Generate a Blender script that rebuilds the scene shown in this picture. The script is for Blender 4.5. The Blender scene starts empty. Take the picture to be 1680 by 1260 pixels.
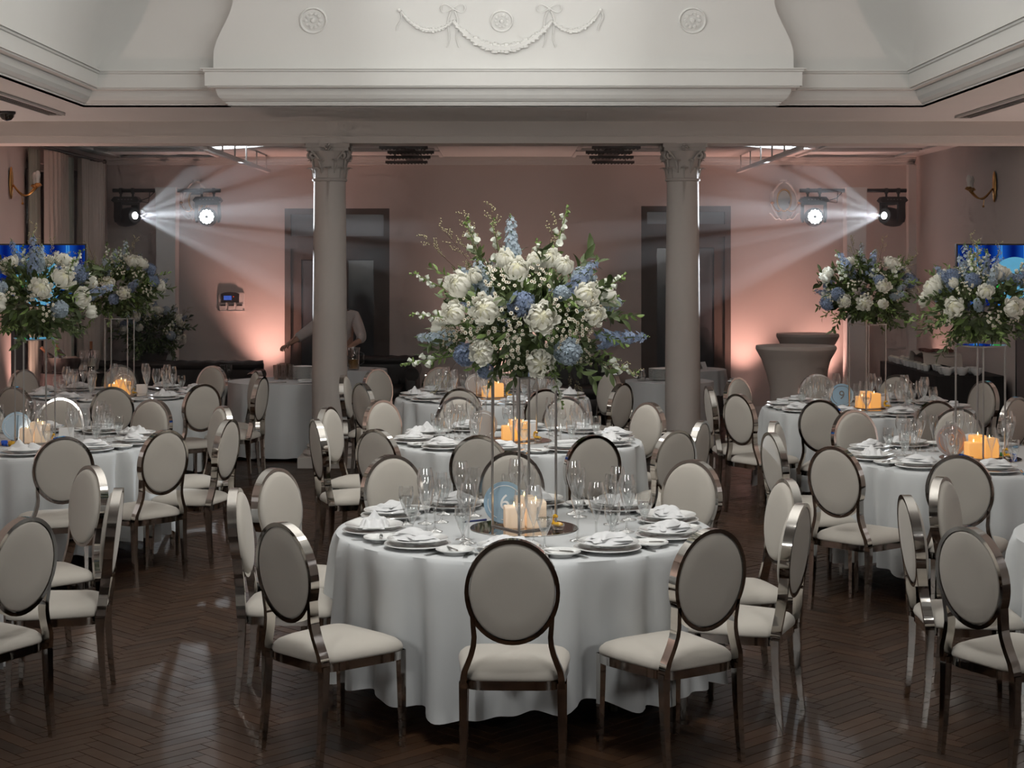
import bpy, bmesh, math, random
from mathutils import Vector, Matrix
PI = math.pi
rnd = random.Random(7)
S = bpy.context.scene
COL = S.collection

# ---------------------------------------------------------------- camera
F = 2700.0            # focal length in pixels of the 1680 x 1260 frame
VX, VY, H = 826.0, 425.0, 2.0
cam = bpy.data.cameras.new('camera'); camo = bpy.data.objects.new('camera', cam)
COL.objects.link(camo); S.camera = camo
camo.location = (0, 0, H); camo.rotation_euler = (PI / 2, 0, 0)
cam.sensor_width = 36; cam.lens = 36 * F / 1680
cam.shift_x = (840 - VX) / 1680; cam.shift_y = -(630 - VY) / 1680
cam.clip_end = 100

# ---------------------------------------------------------------- light
S.view_settings.view_transform = 'Standard'; S.view_settings.look = 'None'
S.view_settings.gamma = 1.0; S.view_settings.use_curve_mapping = False
S.view_settings.exposure = -0.25
S.cycles.max_bounces = 5; S.cycles.diffuse_bounces = 3; S.cycles.glossy_bounces = 3
S.cycles.transparent_max_bounces = 16; S.cycles.volume_bounces = 0
S.cycles.caustics_reflective = False; S.cycles.caustics_refractive = False
S.cycles.sample_clamp_indirect = 4.0; S.cycles.use_adaptive_sampling = True; S.cycles.adaptive_threshold = 0.07; S.cycles.adaptive_min_samples = 12
w = bpy.data.worlds.new('world'); S.world = w; w.use_nodes = True
w.node_tree.nodes['Background'].inputs[0].default_value = (0.75, 0.8, 0.9, 1)
w.node_tree.nodes['Background'].inputs[1].default_value = 0.02

def light(name, typ, loc, power, col=(1, 1, 1), target=None, **kw):
    l = bpy.data.lights.new(name, typ); l.energy = power; l.color = col
    for k, v in kw.items(): setattr(l, k, v)
    o = bpy.data.objects.new(name, l); COL.objects.link(o); o.location = loc
    if target is not None:
        o.rotation_euler = (Vector(target) - Vector(loc)).to_track_quat('-Z', 'Y').to_euler()
    return o

COOL = (1.0, 0.985, 0.95)
# dome wash (uplighter), overhead lamp over the middle tables and two floods at the entrance end
light('dome_uplight', 'AREA', (0, 9.5, 3.75), 158, COOL, (0, 9.6, 5), shape='RECTANGLE', size=5, size_y=6)
for s in (-1, 1):
    light('dome_side_fill', 'AREA', (s * 1.2, 9.5, 3.75), 64, COOL, (-s * 3.6, 9.6, 4.25), shape='RECTANGLE', size=7, size_y=.8)  # added fill panels that brighten the side coves; no fittings stand there
light('overhead_lamp', 'SPOT', (0, 5.3, 4.55), 430, COOL, (0.05, 7.8, 0.8), spot_size=math.radians(88), spot_blend=1.0, shadow_soft_size=.5)
light('overhead_lamp', 'SPOT', (0, 11.2, 4.5), 190, COOL, (0, 12.2, 0.8), spot_size=math.radians(100), spot_blend=1.0, shadow_soft_size=.5)
light('flood_left', 'SPOT', (-3.4, 0.5, 3.0), 340, COOL, (0.3, 12, 1.7), spot_size=math.radians(58), spot_blend=0.7, shadow_soft_size=0.45)
light('flood_right', 'SPOT', (3.6, 0.5, 3.0), 340, COOL, (-0.2, 12, 1.7), spot_size=math.radians(58), spot_blend=0.7, shadow_soft_size=0.45)

# ---------------------------------------------------------------- helpers
class MB:
    def __init__(self):
        self.v = []; self.f = []; self.m = []; self.s = []
    def add(self, vs, fs, mi=0, sm=True, mat=None):
        o = len(self.v)
        if mat is not None: vs = [mat @ Vector(p) for p in vs]
        self.v.extend([tuple(p) for p in vs])
        for f in fs:
            self.f.append([i + o for i in f]); self.m.append(mi); self.s.append(sm)
        return self
    def box(self, c, sz, mi=0, mat=None, taper=1.0):
        x, y, z = sz[0] / 2, sz[1] / 2, sz[2] / 2
        vs = [(c[0] + sx * x * (taper if k else 1), c[1] + sy * y * (taper if k else 1), c[2] + (z if k else -z))
              for k in (0, 1) for sx, sy in ((-1, -1), (1, -1), (1, 1), (-1, 1))]
        return self.add(vs, [(3, 2, 1, 0), (4, 5, 6, 7), (0, 1, 5, 4), (1, 2, 6, 5), (2, 3, 7, 6), (3, 0, 4, 7)], mi, False, mat)
    def quad(self, a, b, c, d, mi=0, sm=False):
        return self.add([a, b, c, d], [(0, 1, 2, 3)], mi, sm)
    def grid(self, fn, nu, nv, cu=False, cv=False, mi=0, sm=True, mat=None, flip=False):
        vs = [fn(i / (nu if cu else nu - 1), j / (nv if cv else nv - 1)) for i in range(nu) for j in range(nv)]
        fs = []
        for i in range(nu if cu else nu - 1):
            for j in range(nv if cv else nv - 1):
                a, b = i * nv + j, ((i + 1) % nu) * nv + j
                c, d = ((i + 1) % nu) * nv + (j + 1) % nv, i * nv + (j + 1) % nv
                fs.append((d, c, b, a) if flip else (a, b, c, d))
        return self.add(vs, fs, mi, sm, mat)
    def lathe(self, prof, n=20, c=(0, 0, 0), mi=0, sm=True, mat=None, caps=True):
        vs = []; k = len(prof)
        for i in range(n):
            a = 2 * PI * i / n
            for r, z in prof: vs.append((c[0] + r * math.cos(a), c[1] + r * math.sin(a), c[2] + z))
        fs = []
        for i in range(n):
            for j in range(k - 1):
                a, b = i * k + j, ((i + 1) % n) * k + j
                fs.append((a, b, b + 1, a + 1))
        if caps:
            if prof[0][0] > 1e-5: fs.append([i * k for i in range(n)][::-1])
            if prof[-1][0] > 1e-5: fs.append([i * k + k - 1 for i in range(n)])
        return self.add(vs, fs, mi, sm, mat)
    def tube(self, pts, r, n=6, mi=0, sm=True, caps=True, closed=False, mat=None):
        pts = [Vector(p) for p in pts]; m = len(pts)
        rs = r if isinstance(r, (list, tuple)) else [r] * m
        vs = []; up = None
        for i, p in enumerate(pts):
            if closed: t = pts[(i + 1) % m] - pts[i - 1]
            else: t = pts[min(i + 1, m - 1)] - pts[max(i - 1, 0)]
            t.normalize()
            if up is None:
                up = Vector((0, 0, 1)) if abs(t.z) < .9 else Vector((0, 1, 0))
            a = t.cross(up)
            if a.length < 1e-4: a = t.cross(Vector((1, 0, 0)))
            a.normalize(); b = t.cross(a).normalized(); up = -b if False else (a.cross(t))
            for j in range(n):
                q = 2 * PI * j / n
                vs.append(p + (a * math.cos(q) + b * math.sin(q)) * rs[i])
        fs = []
        for i in range(m if closed else m - 1):
            for j in range(n):
                i2 = (i + 1) % m
                fs.append((i * n + j, i * n + (j + 1) % n, i2 * n + (j + 1) % n, i2 * n + j))
        if caps and not closed:
            fs.append(list(range(n))[::-1]); fs.append([(m - 1) * n + j for j in range(n)])
        return self.add(vs, fs, mi, sm, mat)
    def sphere(self, c, r, n=10, m=7, mi=0, mat=None):
        rr = r if isinstance(r, (list, tuple)) else (r, r, r)
        def fn(u, v):
            a, b = 2 * PI * u, PI * (v - .5)
            return (c[0] + rr[0] * math.cos(a) * math.cos(b), c[1] + rr[1] * math.sin(a) * math.cos(b), c[2] + rr[2] * math.sin(b))
        return self.grid(fn, n, m, cu=True, mi=mi, mat=mat)
    def rbox(self, c, sz, r=0.02, mi=0, mat=None, e=None, nu=24, nv=10):
        # soft rounded block (superellipsoid)
        e = e or 0.28
        def sp(x): return math.copysign(abs(x) ** e, x)
        def fn(u, v):
            a, b = 2 * PI * u, PI * (v - .5)
            cb = max(math.cos(b), 0) ** e
            return (c[0] + sz[0] / 2 * sp(math.cos(a)) * cb, c[1] + sz[1] / 2 * sp(math.sin(a)) * cb, c[2] + sz[2] / 2 * sp(math.sin(b)))
        return self.grid(fn, nu, nv, cu=True, mi=mi, mat=mat)
    def prism(self, poly, y0, y1, mi=0, mat=None, sm=False):
        # polygon in XZ extruded along Y
        n = len(poly)
        vs = [(p[0], y0, p[1]) for p in poly] + [(p[0], y1, p[1]) for p in poly]
        fs = [list(range(n)), list(range(2 * n - 1, n - 1, -1))]
        fs += [(i, i + n, (i + 1) % n + n, (i + 1) % n) for i in range(n)]
        return self.add(vs, fs, mi, sm, mat)
    def mesh(self, name, mats, sharp=38):
        me = bpy.data.meshes.new(name); me.from_pydata(self.v, [], self.f)
        for m in (mats if isinstance(mats, (list, tuple)) else [mats]): me.materials.append(m)
        me.polygons.foreach_set('material_index', self.m); me.polygons.foreach_set('use_smooth', self.s)
        bm = bmesh.new(); bm.from_mesh(me); bmesh.ops.remove_doubles(bm, verts=bm.verts, dist=1e-5)
        bmesh.ops.recalc_face_normals(bm, faces=bm.faces); bm.to_mesh(me); bm.free()
        if any(self.s): me.set_sharp_from_angle(angle=math.radians(sharp))
        me.update(); return me
    def obj(self, name, mats, parent=None, sharp=38, **kw):
        return obj(name, self.mesh(name, mats, sharp), parent, **kw)

def obj(name, data, parent=None, loc=None, rot=None, label=None, cat=None, group=None, kind=None, scale=None):
    o = bpy.data.objects.new(name, data); COL.objects.link(o)
    if parent is not None: o.parent = parent
    if loc is not None: o.location = loc
    if rot is not None: o.rotation_euler = rot if isinstance(rot, (tuple, list)) else (0, 0, rot)
    if scale is not None: o.scale = scale if isinstance(scale, (tuple, list)) else (scale,) * 3
    tag(o, label, cat, group, kind); return o
def tag(o, label=None, cat=None, group=None, kind=None):
    if label: o['label'] = label
    if cat: o['category'] = cat
    if group: o['group'] = group
    if kind: o['kind'] = kind
    return o
def thing(name, label, cat, loc=(0, 0, 0), rotz=0, group=None, scale=None):
    return obj(name, None, None, loc, rotz, label, cat, group, scale=scale)
def dup(root, loc, rotz, label, group=None, scale=None):
    r = root.copy(); COL.objects.link(r); r.location = loc; r.rotation_euler = (0, 0, rotz)
    if scale: r.scale = (scale,) * 3
    r['label'] = label
    if group: r['group'] = group
    for ch in root.children:
        c = ch.copy(); COL.objects.link(c); c.parent = r
        for g in ch.children:
            d = g.copy(); COL.objects.link(d); d.parent = c
    return r
def PX(px, D): return (px - VX) * D / F
def PZ(py, D): return H - (py - VY) * D / F
def RZ(a): return Matrix.Rotation(a, 4, 'Z')
def T(*p): return Matrix.Translation(p)

# ---------------------------------------------------------------- materials
def mat(name, col, rough=0.6, metal=0.0, noise=None, bump=None, emit=None, estr=0, spec=None, sheen=0, trans=0, alpha=None, coat=0, sub=0):
    m = bpy.data.materials.new(name); m.use_nodes = True
    nt = m.node_tree; b = nt.nodes['Principled BSDF']
    b.inputs['Base Color'].default_value = (*col, 1); b.inputs['Roughness'].default_value = rough
    b.inputs['Metallic'].default_value = metal
    if spec is not None: b.inputs['Specular IOR Level'].default_value = spec
    if sheen: b.inputs['Sheen Weight'].default_value = sheen
    if coat: b.inputs['Coat Weight'].default_value = coat
    if sub:
        b.inputs['Subsurface Weight'].default_value = sub; b.inputs['Subsurface Radius'].default_value = (.02, .015, .01)
    if emit:
        b.inputs['Emission Color'].default_value = (*emit, 1); b.inputs['Emission Strength'].default_value = estr
    tc = None
    if noise or bump:
        tc = nt.nodes.new('ShaderNodeTexCoord')
    if noise:   # (scale, amount)
        n = nt.nodes.new('ShaderNodeTexNoise'); n.inputs['Scale'].default_value = noise[0]; n.inputs['Detail'].default_value = 4
        nt.links.new(tc.outputs['Object'], n.inputs['Vector'])
        mx = nt.nodes.new('ShaderNodeMix'); mx.data_type = 'RGBA'
        mx.inputs[6].default_value = (*[c * (1 - noise[1]) for c in col], 1)
        mx.inputs[7].default_value = (*[min(1, c * (1 + noise[1])) for c in col], 1)
        nt.links.new(n.outputs['Fac'], mx.inputs[0]); nt.links.new(mx.outputs[2], b.inputs['Base Color'])
    if bump:    # (scale, strength, distance)
        n2 = nt.nodes.new('ShaderNodeTexNoise'); n2.inputs['Scale'].default_value = bump[0]; n2.inputs['Detail'].default_value = 3
        nt.links.new(tc.outputs['Object'], n2.inputs['Vector'])
        bp = nt.nodes.new('ShaderNodeBump'); bp.inputs['Strength'].default_value = bump[1]; bp.inputs['Distance'].default_value = bump[2]
        nt.links.new(n2.outputs['Fac'], bp.inputs['Height']); nt.links.new(bp.outputs[0], b.inputs['Normal'])
    return m

def glass_mat(name, tint=(0.95, 0.955, 0.955), lo=0.10, hi=1.0, rough=0.015):
    m = bpy.data.materials.new(name); m.use_nodes = True; nt = m.node_tree; nt.nodes.clear()
    out = nt.nodes.new('ShaderNodeOutputMaterial'); mx = nt.nodes.new('ShaderNodeMixShader')
    tr = nt.nodes.new('ShaderNodeBsdfTransparent'); tr.inputs[0].default_value = (*tint, 1)
    gl = nt.nodes.new('ShaderNodeBsdfGlossy'); gl.inputs['Roughness'].default_value = rough; gl.inputs[0].default_value = (.95, .95, .95, 1)
    fr = nt.nodes.new('ShaderNodeLayerWeight'); fr.inputs[0].default_value = .5
    pw = nt.nodes.new('ShaderNodeMath'); pw.operation = 'POWER'; pw.inputs[1].default_value = 1.4; nt.links.new(fr.outputs['Facing'], pw.inputs[0])
    mr = nt.nodes.new('ShaderNodeMapRange'); mr.inputs[3].default_value = lo; mr.inputs[4].default_value = hi
    nt.links.new(pw.outputs[0], mr.inputs[0]); nt.links.new(mr.outputs[0], mx.inputs[0])
    nt.links.new(tr.outputs[0], mx.inputs[1]); nt.links.new(gl.outputs[0], mx.inputs[2]); nt.links.new(mx.outputs[0], out.inputs[0])
    return m

def emis_mat(name, col, strength):
    m = bpy.data.materials.new(name); m.use_nodes = True; nt = m.node_tree; nt.nodes.clear()
    out = nt.nodes.new('ShaderNodeOutputMaterial'); e = nt.nodes.new('ShaderNodeEmission')
    e.inputs[0].default_value = (*col, 1); e.inputs[1].default_value = strength; nt.links.new(e.outputs[0], out.inputs[0]); return m

def wood_mat(name, source, dark, light_, rough=(0.30, 0.50)):
    m = bpy.data.materials.new(name); m.use_nodes = True; nt = m.node_tree; b = nt.nodes['Principled BSDF']
    if source == 'object':
        i = nt.nodes.new('ShaderNodeObjectInfo'); r = i.outputs['Random']
    else:
        i = nt.nodes.new('ShaderNodeNewGeometry'); r = i.outputs['Random Per Island']
    g = nt.nodes.new('ShaderNodeNewGeometry')
    n = nt.nodes.new('ShaderNodeTexNoise'); n.inputs['Scale'].default_value = 26; n.inputs['Detail'].default_value = 5
    nt.links.new(g.outputs['Position'], n.inputs['Vector'])
    ad = nt.nodes.new('ShaderNodeMath'); ad.operation = 'MULTIPLY_ADD'; ad.inputs[1].default_value = 0.62; nt.links.new(r, ad.inputs[0])
    sc = nt.nodes.new('ShaderNodeMath'); sc.operation = 'MULTIPLY'; sc.inputs[1].default_value = 0.5; nt.links.new(n.outputs['Fac'], sc.inputs[0])
    nt.links.new(sc.outputs[0], ad.inputs[2])
    mx = nt.nodes.new('ShaderNodeMix'); mx.data_type = 'RGBA'; mx.inputs[6].default_value = (*dark, 1); mx.inputs[7].default_value = (*light_, 1)
    nt.links.new(ad.outputs[0], mx.inputs[0]); nt.links.new(mx.outputs[2], b.inputs['Base Color'])
    mr = nt.nodes.new('ShaderNodeMapRange'); mr.inputs[3].default_value = rough[0]; mr.inputs[4].default_value = rough[1]
    n3 = nt.nodes.new('ShaderNodeTexNoise'); n3.inputs['Scale'].default_value = 5; nt.links.new(g.outputs['Position'], n3.inputs['Vector'])
    nt.links.new(n3.outputs['Fac'], mr.inputs[0]); nt.links.new(mr.outputs[0], b.inputs['Roughness'])
    bp = nt.nodes.new('ShaderNodeBump'); bp.inputs['Strength'].default_value = 0.12; bp.inputs['Distance'].default_value = 0.002
    nt.links.new(n.outputs['Fac'], bp.inputs['Height']); nt.links.new(bp.outputs[0], b.inputs['Normal'])
    b.inputs['Specular IOR Level'].default_value = 0.3
    return m

def petal_mat(name, col, var=.1, tr=.35):
    m = bpy.data.materials.new(name); m.use_nodes = True; nt = m.node_tree; nt.nodes.clear()
    out = nt.nodes.new('ShaderNodeOutputMaterial'); mx = nt.nodes.new('ShaderNodeMixShader'); mx.inputs[0].default_value = tr
    d = nt.nodes.new('ShaderNodeBsdfDiffuse'); t = nt.nodes.new('ShaderNodeBsdfTranslucent')
    tc = nt.nodes.new('ShaderNodeTexCoord'); n = nt.nodes.new('ShaderNodeTexNoise'); n.inputs['Scale'].default_value = 45
    nt.links.new(tc.outputs['Object'], n.inputs['Vector'])
    c = nt.nodes.new('ShaderNodeMix'); c.data_type = 'RGBA'; c.inputs[6].default_value = (*[x * (1 - var) for x in col], 1); c.inputs[7].default_value = (*[min(.97, x * (1 + var)) for x in col], 1)
    nt.links.new(n.outputs['Fac'], c.inputs[0]); nt.links.new(c.outputs[2], d.inputs[0]); nt.links.new(c.outputs[2], t.inputs[0])
    nt.links.new(d.outputs[0], mx.inputs[1]); nt.links.new(t.outputs[0], mx.inputs[2]); nt.links.new(mx.outputs[0], out.inputs[0]); return m
M = dict(
    plaster=mat('plaster', (.70, .70, .68), .75, noise=(1.5, .03), bump=(40, .08, .003)),
    wall=mat('wall_paint', (.60, .54, .51), .8, noise=(1.2, .05), bump=(60, .1, .003)),
    column=mat('column_paint', (.48, .44, .41), .7, noise=(3, .03), bump=(50, .06, .002)),
    beam=mat('beam_plaster', (.66, .61, .57), .75, noise=(3, .03), bump=(50, .06, .002)),
    fabric=mat('chair_fabric', (.46, .43, .385), .85, noise=(6, .03), bump=(420, .25, .001), sheen=.15),
    chrome=mat('polished_steel', (.60, .575, .545), .06, 1.0),
    linen=mat('white_linen', (.56, .58, .59), .9, noise=(5, .03), bump=(300, .15, .0008), sheen=.1),
    napkin=mat('napkin_linen', (.72, .73, .74), .9, bump=(260, .15, .0008)),
    china=mat('white_china', (.74, .75, .74), .12, coat=.3),
    silver=mat('silver_cutlery', (.62, .61, .59), .18, 1.0),
    glass=glass_mat('clear_glass'),
    water=glass_mat('water', (.93, .95, .95), .08, .6),
    mirror=mat('mirror', (.55, .52, .48), .03, 1.0),
    rose=petal_mat('white_petal', (.93, .92, .84), .03, .42),
    rosec=petal_mat('cream_petal', (.90, .88, .70), .04, .42),
    blue=petal_mat('blue_petal', (.31, .38, .53), .3),
    pale=petal_mat('pale_blue_petal', (.47, .55, .62), .25),
    bell=petal_mat('white_bell', (.88, .90, .82), .03),
    daisy=mat('daisy_petal', (.74, .70, .58), .7),
    daisyc=mat('daisy_centre', (.22, .15, .06), .8),
    leaf=mat('leaf_green', (.075, .105, .035), .5, noise=(20, .35)),
    leafl=mat('light_leaf_green', (.17, .25, .07), .5, noise=(20, .3)),
    stem=mat('stem_green', (.10, .14, .05), .6),
    wisp=mat('wispy_seed', (.42, .38, .22), .7),
    twig=mat('brown_twig', (.10, .06, .04), .8),
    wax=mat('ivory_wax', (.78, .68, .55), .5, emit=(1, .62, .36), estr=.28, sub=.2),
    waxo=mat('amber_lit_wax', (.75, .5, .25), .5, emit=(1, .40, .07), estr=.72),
    flame=emis_mat('candle_flame', (1, .72, .3), 6),
    disc=mat('frosted_blue_acrylic', (.32, .47, .60), .25, coat=.4),
    discg=mat('frosted_grey_acrylic', (.40, .36, .33), .25, coat=.4),
    discp=mat('frosted_pink_acrylic', (.42, .35, .34), .25, coat=.4),
    discw=mat('engraving_white', (.86, .90, .92), .4),
    disco=mat('engraving_orange', (.75, .33, .16), .4),
    amber=mat('amber_glass', (.75, .42, .03), .08, coat=.6),
    bluegl=mat('blue_glass', (.02, .12, .75), .1, coat=.6),
    greengl=mat('green_glass', (.02, .45, .25), .1, coat=.6),
    black=mat('black_plastic', (.016, .016, .018), .45),
    blackcloth=mat('black_cloth', (.014, .013, .013), .9, bump=(200, .2, .001)),
    leather=mat('dark_brown_leather', (.030, .022, .020), .38, noise=(12, .2), bump=(90, .2, .002)),
    spandex=mat('taupe_spandex', (.50, .44, .40), .8, bump=(200, .1, .001)),
    door=mat('dark_stained_wood', (.085, .065, .055), .5, noise=(8, .2)),
    dglass=mat('dark_door_glass', (.075, .085, .095), .15, spec=.6, noise=(2.2, .4)),
    trans=mat('transom_glass', (.22, .23, .25), .25, noise=(2.5, .2)),
    gold=mat('gilded_brass', (.62, .36, .13), .25, 1.0),
    bulb=mat('candle_bulb', (.75, .72, .68), .3),
    curtain=mat('beige_curtain', (.50, .44, .39), .9, noise=(4, .06)),
    sheer=mat('grey_green_sheer', (.30, .33, .28), .9),
    metal=mat('white_enamel_metal', (.62, .60, .58), .4),
    grey=mat('grey_metal', (.22, .21, .20), .45, .6),
    grille=mat('dark_grey_louvre', (.13, .12, .115), .6),
    lamp=emis_mat('lamp_lens_white', (.95, 1, 1), 22),
    skin=mat('skin', (.42, .25, .18), .55),
    shirt=mat('pale_shirt', (.50, .45, .43), .85, bump=(120, .2, .002)),
    trouser=mat('black_trousers', (.02, .02, .022), .85),
    hair=mat('dark_hair', (.018, .014, .012), .5),
    terracotta=mat('dark_pot', (.05, .04, .035), .6),
    juice=mat('orange_juice', (.45, .22, .05), .3),
    wine=mat('dark_bottle_glass', (.02, .014, .01), .1, coat=.5),
    foil=mat('copper_foil', (.45, .2, .1), .35, .8),
    label=mat('paper_label', (.6, .55, .45), .7),
    ham=mat('cured_meat', (.16, .05, .035), .5, noise=(25, .4)),
    paper=mat('white_paper', (.74, .75, .75), .8),
    pen=mat('blue_pen_plastic', (.03, .04, .16), .3),
    lcd=emis_mat('blue_lcd', (.10, .22, .9), .6),
    red=emis_mat('red_led', (1, .05, .02), 2),
    steel=mat('brushed_steel', (.45, .44, .43), .3, 1.0),
    smokeglass=glass_mat('smoky_tumbler', (.80, .75, .71), .14, .9),
)
CAM_SEEN = []
def in_view(x, y, z, m=20):
    if y < 1: return False
    px, py = VX + F * x / y, VY + F * (H - z) / y
    return -m < px < 1680 + m and -m < py < 1260 + m
# ================================================================ SETTING
DB, DCOL = 21.0, 16.0            # back wall, column line
XL, XR, XH = -5.06, 5.24, 6.2    # back room walls, half width of the front hall
ZS, ZB = 3.3225, 3.112           # soffit height, underside of beam
ZC = 3.30                        # ceiling of the back room

# ---- floor: subfloor slab + herringbone planks
floor = MB().box((0, 9.5, -0.03), (13, 24, 0.04)).obj('floor', M['door'], kind='structure',
    label='dark brown herringbone parquet floor of the banquet hall')
PW, PN, gap = 0.068, 5, 0.0006
planks = []
c45 = math.sqrt(.5)
for a in range(-250, 250):
    for b in range(-52, 53):
        for kind in (0, 1):
            if kind == 0: cx, cy = a + b * PN + PN / 2, a - b * PN + .5
            else: cx, cy = a + b * PN + PN + .5, a - b * PN + 1 - PN / 2
            X = (cx - cy) * c45 * PW; Y = (cx + cy) * c45 * PW + 9
            if Y < 4.2 or Y > 20.9 or X < -6.1 or X > 6.1: continue
            if Y > 16.6 and (X < XL + .1 or X > XR - .1): continue
            planks.append((X, Y, PI / 4 * (1 if kind == 0 else 3)))
seenp = []
for p in planks:
    px, py = VX + F * p[0] / p[1], VY + F * H / p[1]
    if -30 < px < 1710 and py < 1275: seenp.append(p)
seenp.sort(key=lambda p: p[1])
near = set(id(p) for p in seenp[:300])
W_OBJ = wood_mat('parquet_oak_plank', 'object', (.012, .006, .0034), (.062, .031, .016))
W_ISL = wood_mat('parquet_oak_rest', 'island', (.012, .006, .0034), (.062, .031, .016))
def plank_geo(mb, X, Y, a, h=0.0, tilt=0.0):
    L, Wd = PN * PW / 2 - gap, PW / 2 - gap; e = .0012
    vs = [(-L, -Wd, -.01), (L, -Wd, -.01), (L, Wd, -.01), (-L, Wd, -.01),
          (-L + e, -Wd + e, h), (L - e, -Wd + e, h + tilt), (L - e, Wd - e, h + tilt), (-L + e, Wd - e, h)]
    mb.add(vs, [(4, 5, 6, 7), (0, 1, 5, 4), (1, 2, 6, 5), (2, 3, 7, 6), (3, 0, 4, 7)], 0, False, T(X, Y, 0) @ RZ(a))
pm = [None] * 4
for k in range(4):
    mb = MB(); plank_geo(mb, 0, 0, 0, rnd.uniform(-.0004, .0004), rnd.uniform(-.0009, .0009)); pm[k] = mb.mesh('plank', W_OBJ)
mbr = MB()
for p in planks:
    if id(p) in near: obj('plank', pm[rnd.randrange(4)], floor, (p[0], p[1], 0), p[2])
    else: plank_geo(mbr, p[0], p[1], p[2], rnd.uniform(-.0004, .0004), rnd.uniform(-.0008, .0008))
me = bpy.data.meshes.new('parquet_planks'); me.from_pydata(mbr.v, [], mbr.f); me.materials.append(W_ISL)
obj('parquet_planks', me, floor, kind='stuff')

# ---- walls (solid slabs) with openings
def wall_x(name, y0, y1, x0, x1, z1, holes, m, label):
    # wall facing -Y spanning x0..x1, holes = (xa, xb, za, zb)
    xs = sorted(set([x0, x1] + [h[0] for h in holes] + [h[1] for h in holes]))
    mb = MB()
    for a, b in zip(xs, xs[1:]):
        hs = [h for h in holes if h[0] < (a + b) / 2 < h[1]]
        z = 0
        for h in hs:
            if h[2] > z: mb.box(((a + b) / 2, (y0 + y1) / 2, (z + h[2]) / 2), (b - a, y1 - y0, h[2] - z))
            z = h[3]
        mb.box(((a + b) / 2, (y0 + y1) / 2, (z + z1) / 2), (b - a, y1 - y0, z1 - z))
    return mb.obj(name, m, kind='structure', label=label)
D1 = (PX(467, DB), PX(639, DB), 0, PZ(342, DB)); D2 = (PX(1052, DB), PX(1199, DB), 0, PZ(338, DB))
wall_x('wall_back', DB, DB + .2, XL - .2, XR + .2, 3.5, [D1, D2], M['wall'], 'pinkish beige back wall behind the two columns')
WY0, WY1, WZ0, WZ1 = 17.45, 19.85, .5, 3.05
mb = MB()
for (ya, yb, za, zb) in ((16.5, WY0, 0, 3.5), (WY1, DB + .2, 0, 3.5), (WY0, WY1, 0, WZ0), (WY0, WY1, WZ1, 3.5)):
    mb.box((XL - .1, (ya + yb) / 2, (za + zb) / 2), (.2, yb - ya, zb - za))
mb.obj('wall_left', M['wall'], kind='structure', label='side wall with curtained window beside the gilded sconce')
MB().box((XR + .1, (16.5 + DB + .2) / 2, 1.75), (.2, DB + .2 - 16.5, 3.5)).obj('wall_right', M['wall'], kind='structure', label='bare side wall behind the buffet table')
for s, nm in ((-1, 'wall_left'), (1, 'wall_right')):
    MB().box((s * (XH + .1), 7.3, 1.8), (.2, 18.6, 3.6)).obj(nm, M['wall'], kind='structure', label='hall side wall outside the view on the %s' % ('left' if s < 0 else 'right'))
    xi = XL if s < 0 else XR
    MB().box(((xi + s * (XH + .1)) / 2, 16.58, 1.6), (abs(s * XH - xi) - .1, .16, 3.3)).obj('wall_pier', M['wall'], kind='structure', label='pier closing the hall beside the %s screen' % ('left' if s < 0 else 'right'))
MB().box((0, -2.1, 1.8), (13, .2, 3.6)).obj('wall_front', M['wall'], kind='structure', label='entrance end wall of the hall')
# ---- ceilings
MB().box(((XL + XR) / 2, 18.7, ZC + .06), (XR - XL + .3, 5.0, .12)).obj('ceiling', M['plaster'], kind='structure', label='low white ceiling behind the columns')
for (x0, x1, y0, y1) in ((-XH, -3.66, -2, 15.9), (3.66, XH, -2, 15.9), (-3.66, 3.66, 14.34, 15.9), (-3.66, 3.66, -2, 2.0)):
    MB().box(((x0 + x1) / 2, (y0 + y1) / 2, ZS + .05), (x1 - x0, y1 - y0, .1)).obj('ceiling', M['plaster'], kind='structure',
        label='flat white soffit round the raised cove of the hall')
MB().box((0, DCOL, (ZB + ZS + .1) / 2), (2 * XH, .4, ZS + .1 - ZB)).obj('ceiling_beam', M['beam'], kind='structure', label='white plaster beam carried by the two columns')
tr = MB()
tr.box((0, 15.792, ZB + .07), (2 * XH, .016, .006)); tr.obj('trim_1', M['beam'], kind='structure', label='fine bead line along the white beam')

# cornice swept round the opening (break-front in the middle of the back side)
AX, Y0, Y1, BX, BQ = 3.66, 2.0, 14.34, 2.375, 0.17
path = [(-AX, Y0), (AX, Y0), (AX, Y1), (BX, Y1), (BX, Y1 - BQ), (-BX, Y1 - BQ), (-BX, Y1), (-AX, Y1)]
plain = [(-AX, Y0), (AX, Y0), (AX, Y1), (-AX, Y1)]
def offs(poly, o):
    out = []; n = len(poly)
    for i, p in enumerate(poly):
        a, b = poly[i - 1], poly[(i + 1) % n]
        def nrm(u, v):
            d = Vector((v[0] - u[0], v[1] - u[1])).normalized(); return Vector((-d.y, d.x))
        out.append((p[0] + o * (nrm(a, p).x + nrm(p, b).x), p[1] + o * (nrm(a, p).y + nrm(p, b).y)))
    return out
def sweep(poly, prof, smf):
    mb = MB(); n = len(poly)
    rings = [[(x, y, z) for x, y in offs(poly, o)] for o, z in prof]
    for j in range(len(prof) - 1):
        for i in range(n):
            k = (i + 1) % n
            mb.quad(rings[j][i], rings[j][k], rings[j + 1][k], rings[j + 1][i], 0, smf)
    return mb
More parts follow.
